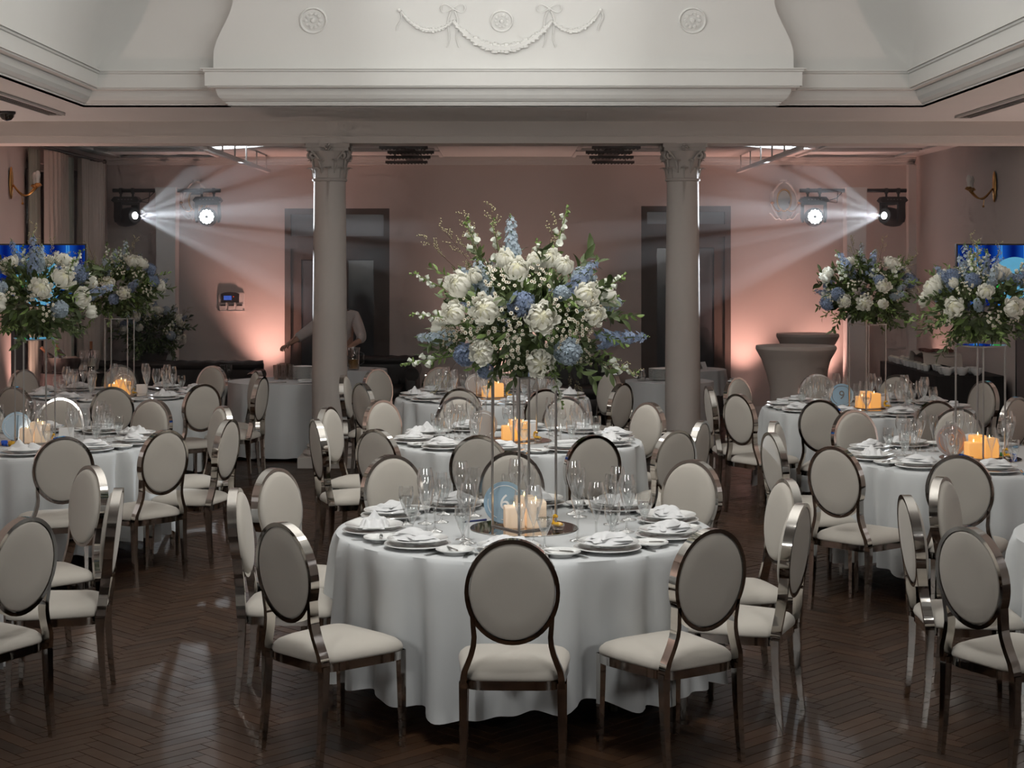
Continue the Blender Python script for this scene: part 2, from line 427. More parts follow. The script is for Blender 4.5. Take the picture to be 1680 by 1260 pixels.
lower = [(0, ZS), (.0, ZS + .016), (.014, ZS + .016), (.014, ZS + .026), (.03, ZS + .034), (.055, ZS + .055), (.075, ZS + .085), (.085, ZS + .115), (.09, ZS + .135), (.15, ZS + .14), (.15, ZS + .152), (.168, ZS + .152), (.168, ZS + .27), (.182, ZS + .275), (.182, ZS + .292), (.20, ZS + .292), (.20, ZS + .302), (.12, ZS + .302)]
sweep(path, lower, False).obj('trim_2', M['plaster'], kind='structure', label='stepped white cornice moulding below the cove')
P0, Z0, CR, CH = .13, ZS + .302, 1.5, 1.15
def prof(t): return (P0 + CR * (1 - math.cos(t * PI / 2)), Z0 + CH * math.sin(t * PI / 2))
N = 14
def round_ring(o, z, r):
    # rectangle inset by o with corner arcs of radius r
    x, y0, y1 = AX - o, Y0 + o, Y1 - o; out = []
    for (cx, cy, a0) in ((x - r, y0 + r, -PI / 2), (x - r, y1 - r, 0), (-x + r, y1 - r, PI / 2), (-x + r, y0 + r, PI)):
        for k in range(9):
            a = a0 + k * PI / 16; out.append((cx + r * math.cos(a), cy + r * math.sin(a), z))
    return out
cove = MB(); rings = [round_ring(*prof(i / N), .001 + 1.1 * math.sin(i / N * PI / 2)) for i in range(N + 1)]; nn = len(rings[0])
cove.add([p for r_ in rings for p in r_], [(j * nn + i, j * nn + (i + 1) % nn, (j + 1) * nn + (i + 1) % nn, (j + 1) * nn + i) for j in range(N) for i in range(nn)] + [[N * nn + i for i in range(nn)]])
cove = cove.obj('ceiling_cove', M['plaster'], kind='structure', label='large white coved ceiling above the cornice', sharp=50)
# projecting central panel of the cove with S-shaped edges
def half_w(t):
    u = min(1, max(0, (t - .06) / .28)); return BX + .10 - .20 * (u * u * (3 - 2 * u))
def panel(x, t, d=0.0):
    o, z = prof(t); th = t * PI / 2
    return Vector((x, Y1 - BQ - o - d * math.cos(th), z - d * math.sin(th)))
pan = MB()
pan.grid(lambda u, v: panel((2 * u - 1) * half_w(v), v), 12, 24)
for s in (-1, 1):
    pan.grid(lambda u, v: panel(s * half_w(v), v) + Vector((0, u * (BQ + .02), 0)), 2, 24)
panel_o = pan.obj('cove_panel', M['plaster'], cove, sharp=30)
panel_o['label'] = 'projecting central cove panel with curved edges'
# plaster relief on the panel, located from the picture
def on_panel(px, py, d=0.0):
    lo, hi = 0.0, 1.0
    for _ in range(40):
        t = (lo + hi) / 2; p = panel(0, t)
        if VY + F * (H - p.z) / p.y > py: lo = t
        else: hi = t
    p = panel(0, t); return panel(PX(px, p.y), t, d)
def swag(pts, r0, r1, n=26):
    mb = MB(); P = []; R = []
    (xa, ya), (xm, ym), (xb, yb) = pts
    for i in range(n + 1):
        u = i / n; x = xa + (xb - xa) * u
        k = 1 - (2 * u - 1) ** 2; y = ya + (yb - ya) * u + (ym - (ya + yb) / 2) * k ** .9
        P.append(on_panel(x, y, .012)); R.append((r0 + (r1 - r0) * k) * (1 + .22 * math.sin(i * 2.4)))
    mb.tube(P, R, 7)
    for i in range(1, n):
        for s in (-1, 1):
            q = P[i] + Vector((0, -.01, s * R[i] * .8)); mb.sphere(q, (R[i] * .8, R[i] * .6, R[i] * .5), 6, 4)
    return mb
swag([(743, 33), (823, 80), (906, 33)], .016, .034).obj('garland', M['plaster'], cove)
swag([(742, 34), (700, 49), (658, 18)], .011, .018, 16).obj('garland', M['plaster'], cove)
swag([(907, 34), (947, 50), (984, 18)], .011, .018, 16).obj('garland', M['plaster'], cove)
def bow(cx, cy):
    mb = MB()
    for s in (-1, 1):
        mb.tube([on_panel(cx + s * 20 * math.sin(a) , cy - 7 * math.sin(2 * a) * 1.0 - 1, .012) for a in [i * PI / 10 for i in range(11)]], .006, 5)
        mb.tube([on_panel(cx + s * (3 + 8 * u + 3 * math.sin(6 * u)), cy + 4 + 60 * u, .01) for u in [i / 10 for i in range(11)]], [.009 - .004 * i / 10 for i in range(11)], 5)
    mb.sphere(on_panel(cx, cy, .012), .014, 7, 5); return mb
bow(743, 14).obj('bow', M['plaster'], cove); bow(901, 14).obj('bow', M['plaster'], cove)
for cx in (655, 985):
    mb = MB()
    mb.tube([on_panel(cx + 4 * math.sin(5 * u), 16 + 34 * u, .01) for u in [i / 8 for i in range(9)]], .008, 5)
    mb.sphere(on_panel(cx, 16, .012), .018, 7, 5); mb.obj('ribbon_drop', M['plaster'], cove)
def rosette(px, py, r):
    c = on_panel(px, py); up = (on_panel(px, py - 6) - c).normalized(); nx = Vector((1, 0, 0)); nn = nx.cross(up).normalized()
    if nn.y > 0: nn = -nn
    mt = Matrix(((nx.x, up.x, nn.x, c.x), (nx.y, up.y, nn.y, c.y), (nx.z, up.z, nn.z, c.z), (0, 0, 0, 1)))
    mb = MB(); mb.lathe([(r, -.004), (r, .014), (r * .93, .02), (r * .84, .012), (r * .82, .006), (.0001, .006)], 24, mat=mt, caps=False)
    for i in range(10):
        a = i * PI / 5; mb.sphere((r * .52 * math.cos(a), r * .52 * math.sin(a), .008), (r * .16, r * .16, .014), 6, 4, mat=mt)
    mb.sphere((0, 0, .01), (r * .22, r * .22, .02), 8, 5, mat=mt)
    mb.obj('rosette', M['plaster'], cove)
rosette(514, 33, .118); rosette(1136, 33, .118); rosette(823, 34, .098)

# wall-top cornice of the back room
mb = MB()
for (o, z0, z1) in ((.10, ZC - .03, ZC), (.07, ZC - .055, ZC - .03), (.03, ZC - .10, ZC - .055)):
    mb.box(((XL + XR) / 2, DB - o / 2, (z0 + z1) / 2), (XR - XL, o, z1 - z0))
mb.obj('trim_3', M['plaster'], kind='structure', label='small stepped cornice at the top of the back wall')
MB().box((XR - .05, DB - .06, 1.6), (.1, .12, 3.2)).obj('trim_4', M['plaster'], kind='structure', label='narrow pilaster strip in the far corner')
for n, (x0, x1) in enumerate(((XL, D1[0] - .08), (D1[1] + .08, D2[0] - .08), (D2[1] + .08, XR))):
    MB().box(((x0 + x1) / 2, DB - .01, .06), (x1 - x0, .02, .12)).obj('baseboard_back', M['plaster'], kind='structure', label='white skirting board of the back wall')
# ceiling panels of the back room
for k, (x, y) in enumerate([(x, y) for x in (-4.2, -1.4, 1.5, 4.3) for y in (17.4, 18.75, 20.1)]):
    mb = MB()
    for s in (-1, 1):
        mb.box((x + s * .62, y, ZC - .012), (.04, 1.1, .024)); mb.box((x, y + s * .53, ZC - .012), (1.2, .04, .024))
    mb.obj('ceiling_moulding', M['plaster'], kind='structure', label='raised rectangular ceiling moulding behind the beam')

# ---- columns
def column(X, label):
    c = obj('column', None, None, (X, DCOL, 0), None, label, None, None, 'structure')
    base = MB(); base.box((0, 0, .05), (.56, .56, .10))
    base.obj('plinth', M['column'], c)
    MB().lathe([(.25, .10), (.262, .125), (.25, .15), (.22, .155), (.215, .175), (.225, .19), (.215, .205), (.185, .215), (.172, .25)], 32).obj('base', M['column'], c)
    sh = MB(); sh.lathe([(.172, .25)] + [(.172 - .018 * (i / 10) ** 1.6, .25 + i * .25) for i in range(1, 11)], 36, caps=False)
    sh.lathe([(.154, 2.75), (.168, 2.757), (.172, 2.766), (.168, 2.776), (.156, 2.78)], 32, caps=False)
    sh.obj('shaft', M['column'], c)
    cap = MB()
    cap.lathe([(.150, 2.775), (.152, 2.86), (.165, 2.94), (.19, 3.0), (.21, 3.03), (.215, 3.04)], 32)
    cap.obj('capital_bell', M['column'], c)
    def leaf(a, z0, h, r0, w):
        mb = MB()
        def fn(u, v):
            x = (u - .5) * w * (1 - .55 * v ** 3) * (1 + .13 * math.cos(v * 22)); r = r0 + .004 + .018 * v + .055 * max(0, v - .6) ** 1.5 / .25 - abs(u - .5) * .03
            z = z0 + h * (v if v < .85 else .85 - (v - .85) * .8)
            return (r * math.cos(a) - x * math.sin(a), r * math.sin(a) + x * math.cos(a), z)
        mb.grid(fn, 5, 10)
        mb.tube([(math.cos(a) * (r0 + .012 + .018 * v + .055 * max(0, v - .6) ** 1.5 / .25), math.sin(a) * (r0 + .012 + .018 * v + .055 * max(0, v - .6) ** 1.5 / .25), z0 + h * v) for v in (0, .2, .4, .6, .8)], .006, 4)
        return mb
    for i in range(8):
        leaf(i * PI / 4, 2.785, .125, .15, .10).obj('acanthus_leaf', M['column'], c)
    for i in range(8):
        leaf(i * PI / 4 + PI / 8, 2.83, .16, .15, .09).obj('acanthus_leaf', M['column'], c)
    for i in range(4):
        a = PI / 4 + i * PI / 2
        for s in (-1, 1):
            mb = MB(); P = []
            for k in range(26):
                q = k * .32; rr = .052 * math.exp(-q * .16)
                d = .232 + rr * math.cos(q + 1.2); z = 3.0 + rr * math.sin(q + 1.2)
                P.append((math.cos(a) * d + s * .02 * -math.sin(a), math.sin(a) * d + s * .02 * math.cos(a), z))
            P = [(math.cos(a + s * .35) * .165, math.sin(a + s * .35) * .165, 2.88), (math.cos(a + s * .25) * .185, math.sin(a + s * .25) * .185, 2.97)] + P
            mb.tube(P, [.012] * len(P), 6); mb.obj('volute', M['column'], c)
    ab = MB(); pts = []
    for i in range(4):
        a0 = PI / 4 + i * PI / 2
        for k in range(8):
            u = k / 8; a = a0 + u * PI / 2
            corner = .30; mid = .225
            ux = math.cos(a0) * corner * (1 - u) + math.cos(a0 + PI / 2) * corner * u
            uy = math.sin(a0) * corner * (1 - u) + math.sin(a0 + PI / 2) * corner * u
            sag = math.sin(u * PI) * -.015; am = a0 + PI / 4
            pts.append((ux + math.cos(am) * sag, uy + math.sin(am) * sag))
    n = len(pts)
    for sc, z0, z1 in ((.94, 3.04, 3.075), (1.0, 3.075, ZB + .003)):
        ab.add([(p[0] * sc, p[1] * sc, z0) for p in pts] + [(p[0] * sc, p[1] * sc, z1) for p in pts],
               [list(range(n))[::-1], list(range(n, 2 * n))] + [(i, (i + 1) % n, (i + 1) % n + n, i + n) for i in range(n)], 0, False)
    ab.obj('abacus', M['column'], c)
    for i in range(4):
        a = i * PI / 2; mb = MB()
        for k in range(6):
            q = k * PI / 3; mb.sphere((math.cos(a) * .212 - math.sin(a) * .022 * math.cos(q), math.sin(a) * .212 + math.cos(a) * .022 * math.cos(q), 3.075 + .022 * math.sin(q)), .015, 6, 4)
        mb.obj('fleuron', M['column'], c)
column(PX(541, DCOL), 'white column with leafy carved capital in front of the waiter')
column(PX(1120, DCOL), 'white column with leafy carved capital beside the cocktail tables')

# ---- double doors in the back wall
def door(n, hole, split, zl, label):
    x0, x1, _, z1 = hole; d = obj('door_%d' % n, None, None, (0, 0, 0), None, label, None, None, 'structure')
    fr = MB(); t = .075; y = DB + .07
    for (a, b, c_, e) in ((x0, x0 + t, 0, z1), (x1 - t, x1, 0, z1), (x0 + t, x1 - t, z1 - t, z1), (x0 + t, x1 - t, zl, zl + .16)):
        fr.box(((a + b) / 2, y, (c_ + e) / 2), (b - a, .14, e - c_))
    fr.obj('frame', M['door'], d)
    back = MB(); back.box(((x0 + x1) / 2, DB + .19, z1 / 2), (x1 - x0, .02, z1)); back.obj('backing', M['blackcloth'], d)
    xm = (x0 + x1) / 2
    for (a, b) in ((x0 + t, xm - .03), (xm + .03, x1 - t)):
        tw = MB(); tw.box(((a + b) / 2, y + .01, (zl + .16 + z1 - t) / 2), (b - a, .012, z1 - t - zl - .16)); tw.obj('transom_pane', M['trans'], d)
    fr2 = MB(); fr2.box((xm, y, (zl + z1) / 2 + .05), (.06, .1, z1 - zl - .2)); fr2.obj('mullion', M['door'], d)
    for s, (a, b) in enumerate(((x0 + t, xm - .004), (xm + .004, x1 - t))):
        lf = obj('leaf', None, d); st = .13
        m = MB()
        for (p, q, r, u) in ((a, a + st, 0, zl), (b - st, b, 0, zl), (a + st, b - st, zl - .15, zl), (a + st, b - st, 0, .35)):
            m.box(((p + q) / 2, y + .01, (r + u) / 2 + .005), (q - p, .05, u - r - .01))
        m.obj('stile_frame', M['door'], lf)
        g = MB(); g.box(((a + b) / 2, y + .02, (zl - .15 + .35) / 2), (b - a - 2 * st, .01, zl - .5)); g.obj('pane', M['dglass'], lf)
        h = MB(); hx = b - .06 if s == 0 else a + .06
        h.tube([(hx, y - .03, 1.0), (hx, y - .06, 1.0), (hx + (-.1 if s == 0 else .1), y - .06, 1.0)], .009, 8); h.obj('handle', M['steel'], lf)
door(1, D1, 0, PZ(408, DB), 'dark glazed double door with transom behind the waiter')
door(2, D2, 0, PZ(388, DB), 'dark glazed double door with transom beside the cocktail tables')

# ---- curtained window in the side wall
wn = obj('window_1', None, None, (0, 0, 0), None, 'tall window with pale frame behind beige curtains', None, None, 'structure')
mb = MB()
for (ya, yb, za, zb) in ((WY0, WY0 + .07, WZ0, WZ1), (WY1 - .07, WY1, WZ0, WZ1), (WY0, WY1, WZ1 - .07, WZ1), (WY0, WY1, WZ0, WZ0 + .07), ((WY0 + WY1) / 2 - .035, (WY0 + WY1) / 2 + .035, WZ0, WZ1)):
    mb.box((XL - .1, (ya + yb) / 2, (za + zb) / 2), (.08, yb - ya, zb - za))
mb.obj('window_frame', M['metal'], wn)
for k in (0, 1):
    yc = WY0 + .07 + (k + .5) * ((WY1 - WY0) / 2 - .07)
    MB().box((XL - .11, WY0 + (WY1 - WY0) * (.25 + .5 * k), (WZ0 + WZ1) / 2), (.012, (WY1 - WY0) / 2 - .1, WZ1 - WZ0 - .13)).obj('pane', M['dglass'], wn)
def curtain(ya, yb, x, amp, folds, m, label, z0=.04, z1=3.17):
    mb = MB(); ph = rnd.random() * 6
    def fn(u, v):
        g = .35 + .65 * (1 - abs(v - .0)) ** .5
        y = ya + (yb - ya) * (u + .012 * math.sin(u * 40 + ph)); a = amp * (.55 + .45 * (1 - v))
        return (x + a * math.sin(u * folds * 2 * PI + ph) + .3 * a * math.sin(u * folds * 5.1 + v * 3), y, z0 + (z1 - z0) * v)
    mb.grid(fn, folds * 12 + 1, 8)
    return mb.obj('curtain', m, label=label, cat='curtain', group='curtains at the side window')
curtain(17.62, 18.55, XL + .16, .05, 7, M['curtain'], 'beige pleated curtain panel lit pink, nearer the gilded sconce')
curtain(19.05, 20.2, XL + .15, .05, 8, M['curtain'], 'beige pleated curtain panel in shade, nearest the back corner')
curtain(17.30, 17.72, XL + .07, .02, 4, M['sheer'], 'narrow grey green sheer curtain beside the pink lit panel')
curtain(18.5, 19.1, XL + .07, .02, 5, M['sheer'], 'grey green sheer curtain between the two beige panels')
rod = thing('curtain_rod', 'dark curtain rod with round finials on brackets above the window', 'curtain rod', (XL + .14, 17.1, 3.2))
mb = MB(); mb.tube([(0, 0, 0), (0, 3.2, 0)], .016, 8); mb.obj('pole', M['door'], rod)
for y in (0, 3.2): MB().sphere((0, y, 0), .03, 8, 6).obj('finial', M['door'], rod)
for y in (.15, 1.6, 3.05): MB().box((-.07, y, 0), (.14, .03, .03)).obj('bracket', M['door'], rod)

# ---- fittings under the ceilings
def slot_vent(x, y0, y1, label):
    v = thing('slot_vent', label, 'vent', (x, (y0 + y1) / 2, ZS), 0, 'slot vents in the soffit')
    L = y1 - y0
    fr = MB(); fr.box((-.07, 0, -.012), (.02, L, .024)); fr.box((.07, 0, -.012), (.02, L, .024)); fr.box((0, -L / 2, -.012), (.16, .02, .024)); fr.box((0, L / 2, -.012), (.16, .02, .024))
    fr.obj('frame', M['metal'], v)
    for k in range(3): MB().box((-.035 + .035 * k, 0, -.008), (.014, L - .04, .016)).obj('slat', M['grey'], v)
    MB().box((0, 0, -.001), (.13, L - .02, .002)).obj('backing', M['grille'], v)
slot_vent(-4.05, 12.2, 14.9, 'long slot vent in the soffit above the black dome camera')
slot_vent(4.25, 12.4, 15.2, 'long slot vent in the soffit on the side without a dome camera')
dc = thing('dome_camera', 'black dome security camera on the white soffit', 'camera', (-4.45, 14.75, ZS))
MB().lathe([(.075, 0), (.075, -.02), (.068, -.025)], 20).obj('mount', M['black'], dc)
MB().lathe([(.066, -.02), (.06, -.05), (.04, -.075), (.0005, -.086)], 20).obj('dome', M['wine'], dc)
for s, nm in ((-1, 'waiter side'), (1, 'cocktail table side')):
    r = thing('ceiling_rail', 'white rail hung on short rods under the ceiling, %s' % nm, 'rail', (s * 2.97, 18.6, ZC), 0, 'hung rails')
    MB().box((0, 0, -.19), (.05, 4.4, .04)).obj('bar', M['metal'], r)
    for k in range(6): MB().tube([(0, -2 + .8 * k, 0), (0, -2 + .8 * k, -.18)], .009, 6).obj('rod', M['metal'], r)
for s, px, nm in ((-1, 670, 'near the waiter column'), (1, 1003, 'near the cocktail table column')):
    g = thing('ceiling_louvre', 'grey louvred ceiling fixture of four crossbars %s' % nm, 'ceiling fixture', (0, 0, ZC), 0, 'louvred ceiling fixtures')
    for k, y in enumerate((17.7, 18.5, 19.4, 20.4)):
        x = PX(px + (-8, 4, 0, -3)[k] * -s, y); b = MB()
        b.box((0, 0, 0), (.52, .10, .03))
        b = b.obj('crossbar', M['grille'], g, loc=(x, y, -.10))
        for q in range(12): MB().box((0, 0, 0), (.012, .11, .012)).obj('fin', M['grille'], b, loc=(-.23 + .042 * q, 0, -.019))
        MB().tube([(x - .15, y, -.09), (x - .15, y, 0)], .006, 5).obj('hanger', M['grille'], g)
        MB().tube([(x + .15, y, -.09), (x + .15, y, 0)], .006, 5).obj('hanger', M['grille'], g)
    MB().box((PX(px, 19), 19.05, -.075), (.2, 2.8, .022)).obj('spine', M['grille'], g)

# ---- wall things
wp = thing('control_panel', 'black control panel with blue screen over three switches on back wall', 'control panel', (PX(380, DB), DB, PZ(495, DB)), 0, None, (1, .5, 1))
MB().rbox((0, -.02, -.0), (.33, .04, .24), e=.15).obj('backplate', M['metal'], wp)
cp = MB(); cp.prism([(-.13, -.01), (.10, -.01), (.10, .10), (.06, .118), (-.015, .125), (-.09, .118), (-.13, .10)], -.07, -.035); cp.obj('device', M['black'], wp)
MB().box((-.045, -.072, .05), (.1, .004, .055)).obj('screen', M['lcd'], wp)
MB().sphere((.03, -.072, .065), .006, 6, 5).obj('led', M['red'], wp)
for k in range(3):
    s_ = MB(); s_.box((-.105 + .105 * k, -.045, -.07), (.085, .02, .08)); s_ = s_.obj('switch', M['metal'], wp)
    MB().box((-.105 + .105 * k, -.057, -.045), (.07, .004, .018)).obj('slot', M['black'], s_)
MB().box((0, -.03, -.118), (.34, .06, .008)).obj('ledge', M['metal'], wp)
def arm(mb, p0, p1, drop):
    a, b = Vector(p0), Vector(p1); mb.tube([a + (b - a) * u + Vector((0, 0, -drop * math.sin(PI * u))) for u in [i / 8 for i in range(9)]], .009, 6)
def mirror_sconce(px, label):
    c = thing('mirror_sconce', label, 'sconce', (PX(px, DB), DB - .005, PZ(330, DB)), 0, 'oval mirror sconces on the back wall')
    bk = MB(); bk.prism([(.15 * math.cos(a) * (1 + .10 * math.cos(6 * a)), .23 * math.sin(a) * (1 + .06 * math.cos(8 * a))) for a in [i * PI / 24 for i in range(48)]], -.012, 0)
    bk.obj('backplate', M['plaster'], c)
    for s in (-1, 1):
        fr = MB(); fr.tube([(s * (.15 - .02 * math.sin(3 * u * PI)) * math.sin(u * PI * .9 + .1), -.02, .24 * math.cos(u * PI * .95)) for u in [i / 16 for i in range(17)]], .014, 6)
        fr.tube([(s * (.05 + .14 * u), -.02, -.19 - .04 * math.sin(u * PI * 1.6)) for u in [i / 8 for i in range(9)]], .014, 6); fr.obj('scroll', M['plaster'], c)
    MB().lathe([(.055, 0), (.05, .02), (.0005, .025)], 16, (0, -.005, .25), mat=None).obj('crest', M['plaster'], c)
    ov = MB(); ov.tube([(.088 * math.cos(a), -.022, .135 * math.sin(a) + .01) for a in [i * PI / 16 for i in range(32)]], .012, 6, closed=True); ov.obj('oval_frame', M['gold'], c)
    gm = MB(); gm.prism([(.082 * math.cos(a), .13 * math.sin(a) + .01) for a in [i * PI / 16 for i in range(32)]], -.02, -.014); gm.obj('oval_mirror', M['mirror'], c)
    for s in (-1, 1):
        m = MB(); arm(m, (s * .03, -.03, -.10), (s * .17, -.14, -.04), .06); m.lathe([(.006, 0), (.028, .012), (.02, .03), (.012, .034)], 12, (s * .17, -.14, -.045)); ar = m.obj('arm', M['gold'], c)
        MB().lathe([(.013, 0), (.013, .05), (.022, .07), (.024, .095), (.012, .125), (.0005, .13)], 12, (s * .17, -.14, -.01)).obj('bulb', M['bulb'], ar)
mirror_sconce(322, 'ornate oval mirror sconce half hidden behind the hung stage lamp')
mirror_sconce(1286, 'ornate oval mirror sconce with gilt arms clear of the stage lamps')
def wall_sconce(X, Y, Z, s, label):
    c = thing('wall_sconce', label, 'sconce', (X, Y, Z), 0, 'gilded candle sconces on the side walls')
    MB().sphere((0, 0, 0), (.02, .05, .17), 12, 8).obj('backplate', M['gold'], c)
    for k, (dx, dy) in enumerate(((.30, -.10), (.20, .14))):
        m = MB(); arm(m, (s * .02, 0, -.02), (s * dx, dy, -.04), .10); m.lathe([(.008, 0), (.045, .02), (.03, .04), (.018, .045)], 12, (s * dx, dy, -.05)); ar = m.obj('arm', M['gold'], c)
        MB().lathe([(.018, 0), (.018, .045), (.026, .06), (.03, .085), (.016, .12), (.0005, .127)], 12, (s * dx, dy, -.005)).obj('bulb', M['bulb'], ar)
    m = MB(); m.tube([(s * .1, .02, -.1), (s * .11, .02, -.2)], .004, 5); m.sphere((s * .11, .02, -.21), .014, 6, 5); m.obj('pendant', M['gold'], c)
wall_sconce(XL + .02, 16.85, 2.78, 1, 'gilded two candle sconce beside the curtained window')
wall_sconce(XR - .02, 17.5, 2.77, -1, 'gilded two candle sconce on the bare wall above the buffet')
# ================================================================ TABLES, CHAIRS, PLACE SETTINGS
TR, TZ = 0.87, 0.757
TABLES = dict(
    T1=(0.095, 7.60, 'front centre table', 1), T2=(.08, 11.25, 'second centre table', 1), T3=(-.10, 14.75, 'far centre table', 1),
    L0=(-3.20, 7.40, 'cut-off left table', 0), L1=(-3.16, 11.10, 'middle left table', 1), L2=(-3.50, 15.0, 'far left table', 1),
    R0=(3.15, 7.25, 'cut-off right table', 0), R1=(2.97, 10.25, 'middle right table', 1), R2=(3.02, 13.66, 'far right table', 1))
WORDS = ['twelve', 'one', 'two', 'three', 'four', 'five', 'six', 'seven', 'eight', 'nine', 'ten', 'eleven']
def hour(dx, dy): return int(round(((90 - math.degrees(math.atan2(dy, dx))) % 360) / 30)) % 12

# ---- chair prototype: local +Y is the way the sitter faces
LEAN = math.tan(math.radians(6.5))
def by(z): return -.205 - (z - .44) * LEAN
OA, OB, OZ = .180, .203, .747
def make_chair():
    c = thing('oval_back_chair', 'x', 'chair', (0, 0, 0), 0, 'cream oval-back banquet chairs')
    # oval ring + the two necks
    fr = MB(); n = 44; th, dp = .016, .042
    def ovp(a, k): return ((OA - k) * math.cos(a), OZ + (OB - k) * math.sin(a))
    def fn(u, v):
        a = 2 * PI * u; q = int(round(v * 4)) % 4
        k, d = ((0, -dp / 2), (0, dp / 2), (th, dp / 2), (th, -dp / 2))[q]
        x, z = ovp(a, k); return (x, by(z) + d, z)
    fr.grid(fn, n, 4, cu=True, cv=True)
    for s in (-1, 1):
        pth = [(s * .150, .655), (s * .147, .61), (s * .144, .575), (s * .147, .54), (s * .156, .505), (s * .168, .472), (s * .181, .44), (s * .186, .41), (s * .186, .375)]
        def f2(u, v):
            i = u * (len(pth) - 1); k = min(int(i), len(pth) - 2); w_ = i - k
            x = pth[k][0] * (1 - w_) + pth[k + 1][0] * w_; z = pth[k][1] * (1 - w_) + pth[k + 1][1] * w_
            q = int(round(v * 4)) % 4; hw_ = .009 + .004 * u; dx, d = ((-hw_, -dp / 2), (-hw_, dp / 2), (hw_, dp / 2), (hw_, -dp / 2))[q]
            return (x + dx, by(z) + d, z)
        fr.grid(f2, 17, 4, cv=True)
    fr.obj('back_frame', M['chrome'], c, sharp=45)
    # padded oval
    pad = MB(); a2, b2 = OA - th - .001, OB - th - .001
    prof_ = [(1.0, .004), (1.0, .016), (.985, .026), (.95, .034), (.87, .040), (.6, .046), (.3, .048), (.0, .049)]
    prof_b = [(1.0, .004), (1.0, -.012), (.985, -.018), (.94, -.021), (.6, -.022), (.0, -.022)]
    for pr in (prof_, prof_b):
        def f3(u, v):
            i = int(round(v * (len(pr) - 1))); r, d = pr[i]; a = 2 * PI * u
            z = OZ + b2 * r * math.sin(a); return (a2 * r * math.cos(a), by(z) + d, z)
        pad.grid(f3, 40, len(pr), cu=True)
    pad.obj('backrest', M['fabric'], c, sharp=60)
    # seat
    def outline(a, g=1.0):
        e = .34; cx = math.copysign(abs(math.cos(a)) ** e, math.cos(a)); sy = math.copysign(abs(math.sin(a)) ** e, math.sin(a))
        y = .215 * sy; wx = .212 + .022 * sy
        return wx * cx * g, y * g
    st = MB(); pr = [(.0, .398), (.95, .398), (.99, .401), (1.0, .408), (.996, .417), (.975, .429), (.91, .443), (.77, .456), (.5, .466), (.25, .470), (0, .471)]
    def f4(u, v):
        i = int(round(v * (len(pr) - 1))); g, z = pr[i]; x, y = outline(2 * PI * u + .02, g); return (x, y + .005, z)
    st.grid(f4, 48, len(pr), cu=True); st.obj('seat', M['fabric'], c, sharp=70)
    sf = MB()
    def f5(u, v):
        g, z = ((.985, .365), (.985, .400), (.93, .400), (.93, .365))[int(round(v * 4)) % 4]; x, y = outline(2 * PI * u + .02, g); return (x, y + .005, z)
    sf.grid(f5, 48, 4, cu=True, cv=True); sf.obj('seat_frame', M['chrome'], c, sharp=45)
    def leg(x0, y0, z0, x1, y1, w0, w1, bend=0):
        mb = MB(); k = 6
        def f6(u, v):
            z = z0 * (1 - u); x = x0 + (x1 - x0) * u; y = y0 + (y1 - y0) * u + bend * math.sin(u * PI)
            w_ = (w0 + (w1 - w0) * u) / 2; dx, dy = ((-w_, -w_), (w_, -w_), (w_, w_), (-w_, w_))[int(round(v * 4)) % 4]
            return (x + dx, y + dy, z)
        mb.grid(f6, k, 4, cv=True); w_ = w1 / 2
        mb.quad((x1 - w_, y1 - w_, 0), (x1 - w_, y1 + w_, 0), (x1 + w_, y1 + w_, 0), (x1 + w_, y1 - w_, 0)); return mb
    for s in (-1, 1):
        leg(s * .196, .192, .40, s * .200, .198, .030, .020).obj('leg', M['chrome'], c, sharp=45)
        leg(s * .186, by(.39), .395, s * .188, -.225, .034, .022, .006).obj('leg', M['chrome'], c, sharp=45)
    return c
CHAIRS = [
    ('T1', 838, 884), ('T1', 466, 857), ('T1', 1161, 866), ('T1', 399, 801), ('T1', 447, 768), ('T1', 642, 746), ('T1', 838, 741), ('T1', 1131, 757), ('T1', 1270, 787), ('T1', 1288, 822),
    ('T2', 785, 714), ('T2', 975, 716), ('T2', 620, 703), ('T2', 518, 687), ('T2', 537, 667), ('T2', 626, 656), ('T2', 752, 653), ('T2', 920, 656), ('T2', 1045, 663), ('T2', 1112, 705), ('T2', 1141, 689),
    ('T3', 756, 636), ('T3', 898, 639), ('T3', 601, 627), ('T3', 612, 604), ('T3', 567, 615), ('T3', 723, 603), ('T3', 985, 611), ('T3', 1018, 628), ('T3', 872, 600),
    ('L0', 42, 848), ('L0', 150, 763), ('L0', 194, 801),
    ('L1', 104, 716), ('L1', 270, 705), ('L1', 358, 667), ('L1', 377, 687), ('L1', 241, 657), ('L1', 96, 655), ('L1', -25, 660),
    ('L2', 16, 636), ('L2', 184, 637), ('L2', 335, 631), ('L2', 345, 601), ('L2', 50, 607), ('L2', 197, 600), ('L2', 411, 609), ('L2', 428, 618),
    ('R0', 1578, 868), ('R0', 1494, 812), ('R0', 1582, 788),
    ('R1', 1365, 732), ('R1', 1268, 709), ('R1', 1287, 692), ('R1', 1413, 677), ('R1', 1574, 677), ('R1', 1577, 747),
    ('R2', 1347, 658), ('R2', 1535, 657), ('R2', 1668, 651), ('R2', 1599, 626), ('R2', 1470, 617), ('R2', 1340, 614), ('R2', 1170, 633), ('R2', 1212, 646), ('R2', 1213, 620), ('R2', 1682, 638)]
chair0 = make_chair(); first = True; used = {}
TOPY = by(.95)
chair_angles = {k: [] for k in TABLES}
